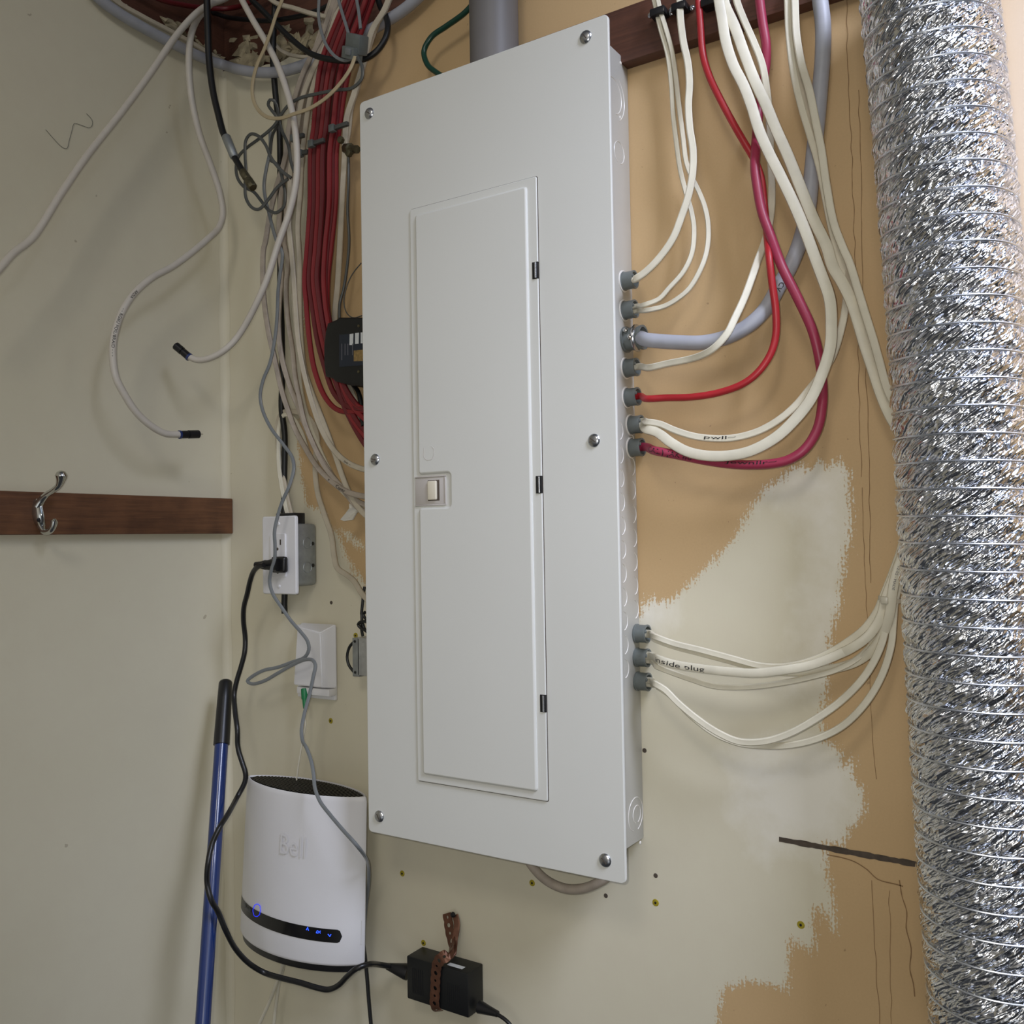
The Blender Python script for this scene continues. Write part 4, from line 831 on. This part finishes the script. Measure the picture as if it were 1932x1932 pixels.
# ================================================================ ROUTER
RA = PB(468, 1463, .050); RB = PB(692, 1503, .050); RZ0 = PB(575, 1800, .050).z
zt = (RA.z+RB.z)/2; zb = (PB(456, 1763, .05).z+PB(688, 1807, .05).z)/2
rcx = (RA.x+RB.x)/2; ra = (RB.x-RA.x)/2; rb = .037
xo = (PB(456, 1780, .05).x+PB(687, 1815, .05).x)/2-rcx; ra2 = (PB(687, 1815, .05).x-PB(456, 1780, .05).x)/2
rt = thing('internet_router', 'white upright router with black top grille and blue-lit display band', 'router', (rcx+xo, -.05, zb))
def rsec(th, sc=1.):
    c, s = math.cos(th), math.sin(th); return c, math.copysign(abs(s)**1.45, s)
def rpt(th, f, k=1., off=0.):        # f = 0 bottom, 1 top
    c, s = rsec(th); aa = (ra2+(ra-ra2)*f)*k+off; bb = (rb+.009*(1-f))*k+off
    return Vector((rcx+xo*(1-f)+aa*c, -.050+bb*s, zb+(zt-zb)*f))
n = 64; rings = [(0, .955), (.008, .985), (.02, 1), (.25, 1), (.5, 1), (.75, 1), (.97, 1), (.992, .992), (1, .975), (1, .955), (.985, .945), (.96, .94)]
V = []; F = []
for f, k in rings:
    for j in range(n): V.append(rpt(2*math.pi*j/n, f, k))
for i in range(len(rings)-1):
    for j in range(n): F.append((i*n+j, i*n+(j+1) % n, (i+1)*n+(j+1) % n, (i+1)*n+j))
F.append(tuple(range(n))); F.append(tuple((len(rings)-1)*n+j for j in range(n)))
pm('shell', V, F, 'router', rt)
V = []; F = []
for f, k in ((-.042, .90), (-.036, .945), (.004, .965), (.006, .90)):
    for j in range(n): V.append(rpt(2*math.pi*j/n, f, k))
for i in range(3):
    for j in range(n): F.append((i*n+j, i*n+(j+1) % n, (i+1)*n+(j+1) % n, (i+1)*n+j))
F += [tuple(range(n)), tuple(3*n+j for j in range(n))]
pm('base', V, F, 'black', rt, label='black base')
V = [rpt(2*math.pi*j/n, .992, .948) for j in range(n)]+[rpt(2*math.pi*j/n, .97, .942) for j in range(n)]
gr = pm('top_grille', V, [tuple(range(n)), tuple(n+j for j in range(n))]+[(j, (j+1) % n, n+(j+1) % n, n+j) for j in range(n)], 'black', rt, False, 'black vent grille')
for k in range(-20, 21):
    x = k/21.5; hb = (max(0, 1-x*x)**.725)*rb*.84
    if hb < .004: continue
    zz_ = zt*.992+zb*.008; cxx = rcx+ra*x*.94
    if abs(k) <= 20: box('rib', (cxx-.0009, -.050-hb, zz_-.0002), (cxx+.0009, -.050+hb, zz_+.0016), 'router_black', gr, 0)
def front_th(u): return -math.pi+math.pi*u      # u 0..1 from the left tip to the right tip along the front
def on_router(u, f, off=.0006): return rpt(front_th(u), f, 1., off)
# black display band
u0, u1 = .085, .80; f0, f1 = .158, .236
V = []; F = []; nu = 60
for i in range(nu+1):
    q = i/nu; u = u0+(u1-u0)*q; e = 1.
    x = (1-q)*(u1-u0)*ra*2.7; hmid = (f0+f1)/2-.016*q; hf = (f1-f0)/2; R_m = hf*(zt-zb)
    if x < R_m: e = math.sqrt(max(0, 1-(1-x/R_m)**2))
    xl = q*(u1-u0)*ra*2.7
    el = math.sqrt(max(0, 1-(1-min(1, xl/(R_m*.9)))**2))
    V += [on_router(u, hmid-hf*e*max(el, .0)), on_router(u, hmid+hf*e)]
for i in range(nu): F.append((2*i, 2*i+2, 2*i+3, 2*i+1))
band = pm('display_band', V, F, 'router_black', rt, True, 'glossy black display band')
def find_u(px):
    best = min(((abs((lambda v: 966+FPX*(v-EYE).dot(_r)/(v-EYE).dot(_f))(on_router(u, .18))-px)), u) for u in np.linspace(.02, .98, 200)); return best[1]
def find_f(px, py):
    u = find_u(px); return u, min(((abs((lambda v: 966-FPX*(v-EYE).dot(_u)/(v-EYE).dot(_f))(on_router(u, f))-py)), f) for f in np.linspace(.02, .98, 400))[1]
def rline(name, pxs, w, mat, closed=False):
    P = [on_router(*find_f(*q), .0012) for q in pxs]
    if closed: P.append(P[0])
    return sweep(name, P, w, w*.5, mat, band, step=.0015, n=6, smooth_pts=closed)
rline('light_ring', [(484+7.0*math.cos(t), 1717.5+12.0*math.sin(t)) for t in np.linspace(0, 2*math.pi, 20)[:-1]], .0011, 'bluering', True)
rline('icon', [(577, 1754.5), (580, 1749), (583, 1755.5)], .0012, 'bluelight'); rline('icon', [(618.5, 1762), (622, 1767), (625, 1762)], .0012, 'bluelight')
rline('icon', [(596.5, 1760), (598, 1755.5), (600.5, 1756.5), (599.5, 1760.5), (597, 1760)], .0010, 'bluelight'); rline('icon', [(603.5, 1756), (601.5, 1758.5), (604, 1761)], .0010, 'bluelight')
# lettering wrapped onto the shell
def wrap_text(body, px0, py0, px1, hpx, mat, name, parent, off=.0007, bold=0):
    V, F = text_mesh(body); wd = max(v.x for v in V); ua, fa = find_f(px0, py0); ub, _ = find_f(px1, py0)
    hf_ = hpx/1230/(zt-zb); out = [on_router(ua+(ub-ua)*v.x/wd, fa+v.y/.72*hf_, off) for v in V]
    me = bpy.data.meshes.new(name); me.from_pydata(out, [], F); return link(name, me, mat, parent, False)
wrap_text('Bell', 518, 1608, 569, 38, 'router_logo', 'logo', rt, .0018)
wrap_text('Bell', 461, 1712, 473, 8, 'band_text', 'lettering', band, .0020)
V = [on_router(.935, f, .0008) for f in np.linspace(.13, .27, 8)]
sweep('side_button', V, .0022, .0010, 'plastic', rt, step=.003, n=6)
for lab, s in (('thin white cable hanging under the router, left strand', '8: 505,1290,.04 490,1360 460,1450,.04 420,1560 370,1670 340,1740 310,1830'), ('thin white cable hanging under the router, right strand', '8: 512,1290,.032 492,1390,.032 470,1470 455,1580 440,1700 425,1830')):
    cable('thin_white_cable', lab, 'cable', s, .0058, mat='white_wire', group='thin white cables under the router')
cable('black_cable', 'black cable dropping from behind the router to the bottom edge', 'cable', '8: 975,1180,.03 988,1260 1000,1360,.02 1008,1450 1018,1580 1030,1713 1040,1860', .0058, mat='black')

# ================================================================ ADAPTER
f0_ = PB(767, 1803, .036); f1_ = PB(884, 1921, .036)
fz1 = (f0_.z+PB(885, 1838, .036).z)/2; fz0 = (PB(765, 1883, .036).z+f1_.z)/2
ad = thing('power_adapter', 'black power adapter brick strapped to the wall', 'power adapter', ((f0_.x+f1_.x)/2, 0, fz0))
body = box('case', (f0_.x, -.036, fz0), (f1_.x, -.0004, fz1), 'black_soft', ad, .0018, 2)
q = PB(380+1585*.31056, 1400+1372*.31056, .0)
lz = fz1+.0003
pm('sticker', [(f1_.x-.040, -.030, lz), (f1_.x-.014, -.030, lz), (f1_.x-.014, -.022, lz), (f1_.x-.040, -.022, lz)], [(0, 1, 2, 3)], 'label_white', ad, False, 'small white sticker')
for k in range(7):
    x = f0_.x+.010+k*.0035
    if k < 6: box('rib', (x, -.0364, fz0+.010), (x+.0008, -.0356, fz1-.014), 'blacksteel', body, 0)
    x = f1_.x-.036+k*.0035; box('rib', (x, -.0364, fz0+.008), (x+.0008, -.0356, fz1-.020), 'blacksteel', body, 0)
a = PB(766, 1833, .022); b = PB(734, 1824, .030)
lathe('inlet_plug', a+Vector((.004, 0, 0)), b-a, [(0, .011), (.004, .011), ((b-a).length*.9, .0065), ((b-a).length*1.25, .0045)], 'black', cordo, 16)
a = PB(905, 1900, .018); b = PB(931, 1910, .020)
oc = cable('adapter_lead', 'thin black cord leaving the right end of the adapter', 'cord', '8: 1700,1610,.018 1760,1640,.02 1800,1656,.02 1850,1690 1885,1730 1910,1800', .0050, mat='black')
lathe('strain_relief', a, b-a, [(0, .0085), (.003, .0080), ((b-a).length*.6, .0062), ((b-a).length*1.3, .0040)], 'black', oc, 14)
# perforated strap
def strap():
    pts = parse('8: 1490,1040,.004 1500,1090,.006 1506,1140,.008 1518,1200,.012 1520,1250,.022 1500,1290,.034 1465,1310,.040 1440,1335,.0405 1428,1370,.039 1422,1440,.0385 1420,1510,.0385 1416,1590,.0385 1428,1625,.036 1470,1640,.024')
    path, _ = spline(pts, None, .0008); S_ = [0]
    for i in range(1, len(path)): S_.append(S_[-1]+(path[i]-path[i-1]).length)
    def at(s, b):
        s = max(0, min(S_[-1]-1e-6, s)); j = int(np.searchsorted(S_, s, 'right')); j = min(max(1, j), len(path)-1); f = (s-S_[j-1])/max(1e-9, S_[j]-S_[j-1])
        p = path[j-1].lerp(path[j], f); k = 4; T = (path[min(j+k, len(path)-1)]-path[max(0, j-k)]).normalized()
        Bv = T.cross(Vector((0, -1, 0)));
        if Bv.length < .3: Bv = Vector((1, 0, 0))
        tw = Bv.normalized(); tw = (tw-Vector((0, .0, 0))).normalized()
        return p+tw*b
    cell = .0105; wd = .0165; V = []; F = []; N = int(S_[-1]/cell)
    for c in range(N):
        s0 = c*cell+cell/2; rad = .0030 if c % 2 else .0020; m = 16; base = len(V)
        for k in range(m):
            an = 2*math.pi*k/m; ct, st = math.cos(an), math.sin(an); mx = max(abs(ct), abs(st))
            wv = 1-.12*abs(ct/mx)**2
            V.append(at(s0+ct/mx*cell/2, st/mx*wd/2*wv)); V.append(at(s0+ct*rad, st*rad))
        for k in range(m): k2 = (k+1) % m; F.append((base+2*k, base+2*k2, base+2*k2+1, base+2*k+1))
    bm = bmesh.new(); vs = [bm.verts.new(v) for v in V]
    for f in F: bm.faces.new([vs[i] for i in f])
    bmesh.ops.remove_doubles(bm, verts=bm.verts, dist=.0002)
    o = link('perforated_strap', mesh_of('perforated_strap', bm), 'copper', None, False)
    md = o.modifiers.new('thick', 'SOLIDIFY'); md.thickness = .0009; md.offset = 0
    tag(o, 'rusty brown perforated metal strap holding the black adapter', 'strap')
    p = PB(380+1530*.31056, 1400+1048*.31056, .006)
    lathe('anchor_screw', p, (0, -1, 0), [(0, .004), (.002, .0036), (.003, .001)], 'blacksteel', o, 12)
    p2 = parse('8: 1542,1050,.003 1552,1100,.006 1548,1150,.01 1540,1190,.012 1536,1240,.018 1530,1280,.026 1500,1310,.036')
    sweep('folded_end', p2, .009, .0012, 'copper', o, 'flat', step=.003)
strap()

# ================================================================ BLUE POLE
# pole rests in the corner and leans out toward the floor
top = PB(426, 1283, .05); v = ray(382, 1940); D = 1.27; bot = EYE+v*D
dr = bot-top; Lp = dr.length*1.12; dr.normalize()
po = thing('blue_pole', 'blue metal broom pole with black cap leaning in the corner', 'pole', top+dr*Lp)
lathe('shaft', top+dr*.10, dr, [(0, .0104), (Lp-.10, .0104)], 'blue', po, 28)
lathe('cap', top, dr, [(0, .006), (.0015, .0088), (.005, .0106), (.030, .0112), (.09, .0122), (.105, .0124), (.1055, .0108)], 'black', po, 28, label='black plastic cap')

# ================================================================ COAT HOOK
hk = thing('coat_hook', 'chrome coat hook screwed on the brown wooden board', 'coat hook', PL(85, 975, .017))
def hpt(s): return [PL(500*0+x*.28464, 500+y*.28464, d) for x, y, d in s]
sweep('plate', hpt([(240, 1555, .018), (245, 1600, .021), (252, 1660, .022), (262, 1710, .021), (285, 1755, .018)]), .017, .009, 'chrome', hk, rad=[.55, 1., 1.15, 1.05, .6], step=.002, n=16)
sweep('upper_prong', hpt([(250, 1600, .022), (275, 1560, .028), (310, 1522, .038), (355, 1492, .050), (388, 1462, .058), (402, 1425, .062), (406, 1395, .064), (404, 1372, .064), (403, 1362, .064)]), .0105, .0105, 'chrome', hk, rad=[1.2, 1., .78, .72, .82, 1.15, 1.55, 1.1, .3], step=.002, n=16)
sweep('lower_prong', hpt([(270, 1730, .022), (295, 1768, .030), (330, 1765, .040), (352, 1735, .046), (360, 1700, .048), (362, 1682, .048)]), .0085, .0085, 'chrome', hk, rad=[1.2, 1., .9, .95, 1.15, .4], step=.002, n=16)
lathe('screw', PL(257*.28464, 500+1690*.28464, .0275), (1, 0, 0), [(0, .0030), (.001, .0028), (.0016, .0008)], 'blacksteel', hk, 12)

# ================================================================ SMALL MARKS
GS = 'yellow ringed screw heads in the wall'
for px, py, lab in ((624, 1360, 'below the white wall jack box'), (671, 1199, 'above the small transformer'), (759, 1648, 'right of the router, below the panel corner'), (1004, 1666, 'left of the beige cable loop'), (1237, 1703, 'under the right bottom corner of the panel'), (799, 1779, 'left of the strap, above the adapter'), (1511, 1745, 'in the paint near the bottom right')):
    p = PB(px, py, 0); o = thing('drywall_screw', 'tiny yellow stained screw head in the wall, '+lab, 'screw', p, GS)
    lathe('stain', p, (0, -1, 0), [(0, .0044), (.0005, .0040), (.0006, .001)], 'yellow', o, 14)
    lathe('head', p, (0, -1, 0), [(0, .0016), (.0012, .0014), (.0014, .0004)], 'blacksteel', o, 8)
for px, py, lab in ((1237, 1652, 'dark screw hole in the cream wall right of the panel bottom'), (1143, 1690, 'small hole mark under the panel bottom right corner'), (625, 1137, 'small anchor hole between outlet box and jack box'), (1216, 1416, 'tiny chipped mark beside the lower right edge of the panel')):
    p = PB(px, py, 0); o = lathe('wall_hole', p, (0, -1, 0), [(0, .0030), (.0004, .0026), (.0003, .0006)], 'slot', n=9); tag(o, lab, 'hole')
cw = sweep('dust_strand', parse('L: 9: 700,920,.001 745,970 748,1010,.001 725,1035 660,1015 600,1000 585,1050 560,1140 540,1205 500,1190 440,1130 370,1050,.001'), .0007, .0005, 'dark_grey_cord', None, n=5, step=.004)[0]
tag(cw, 'thin dark dust strand stuck on the upper left wall', 'dust')
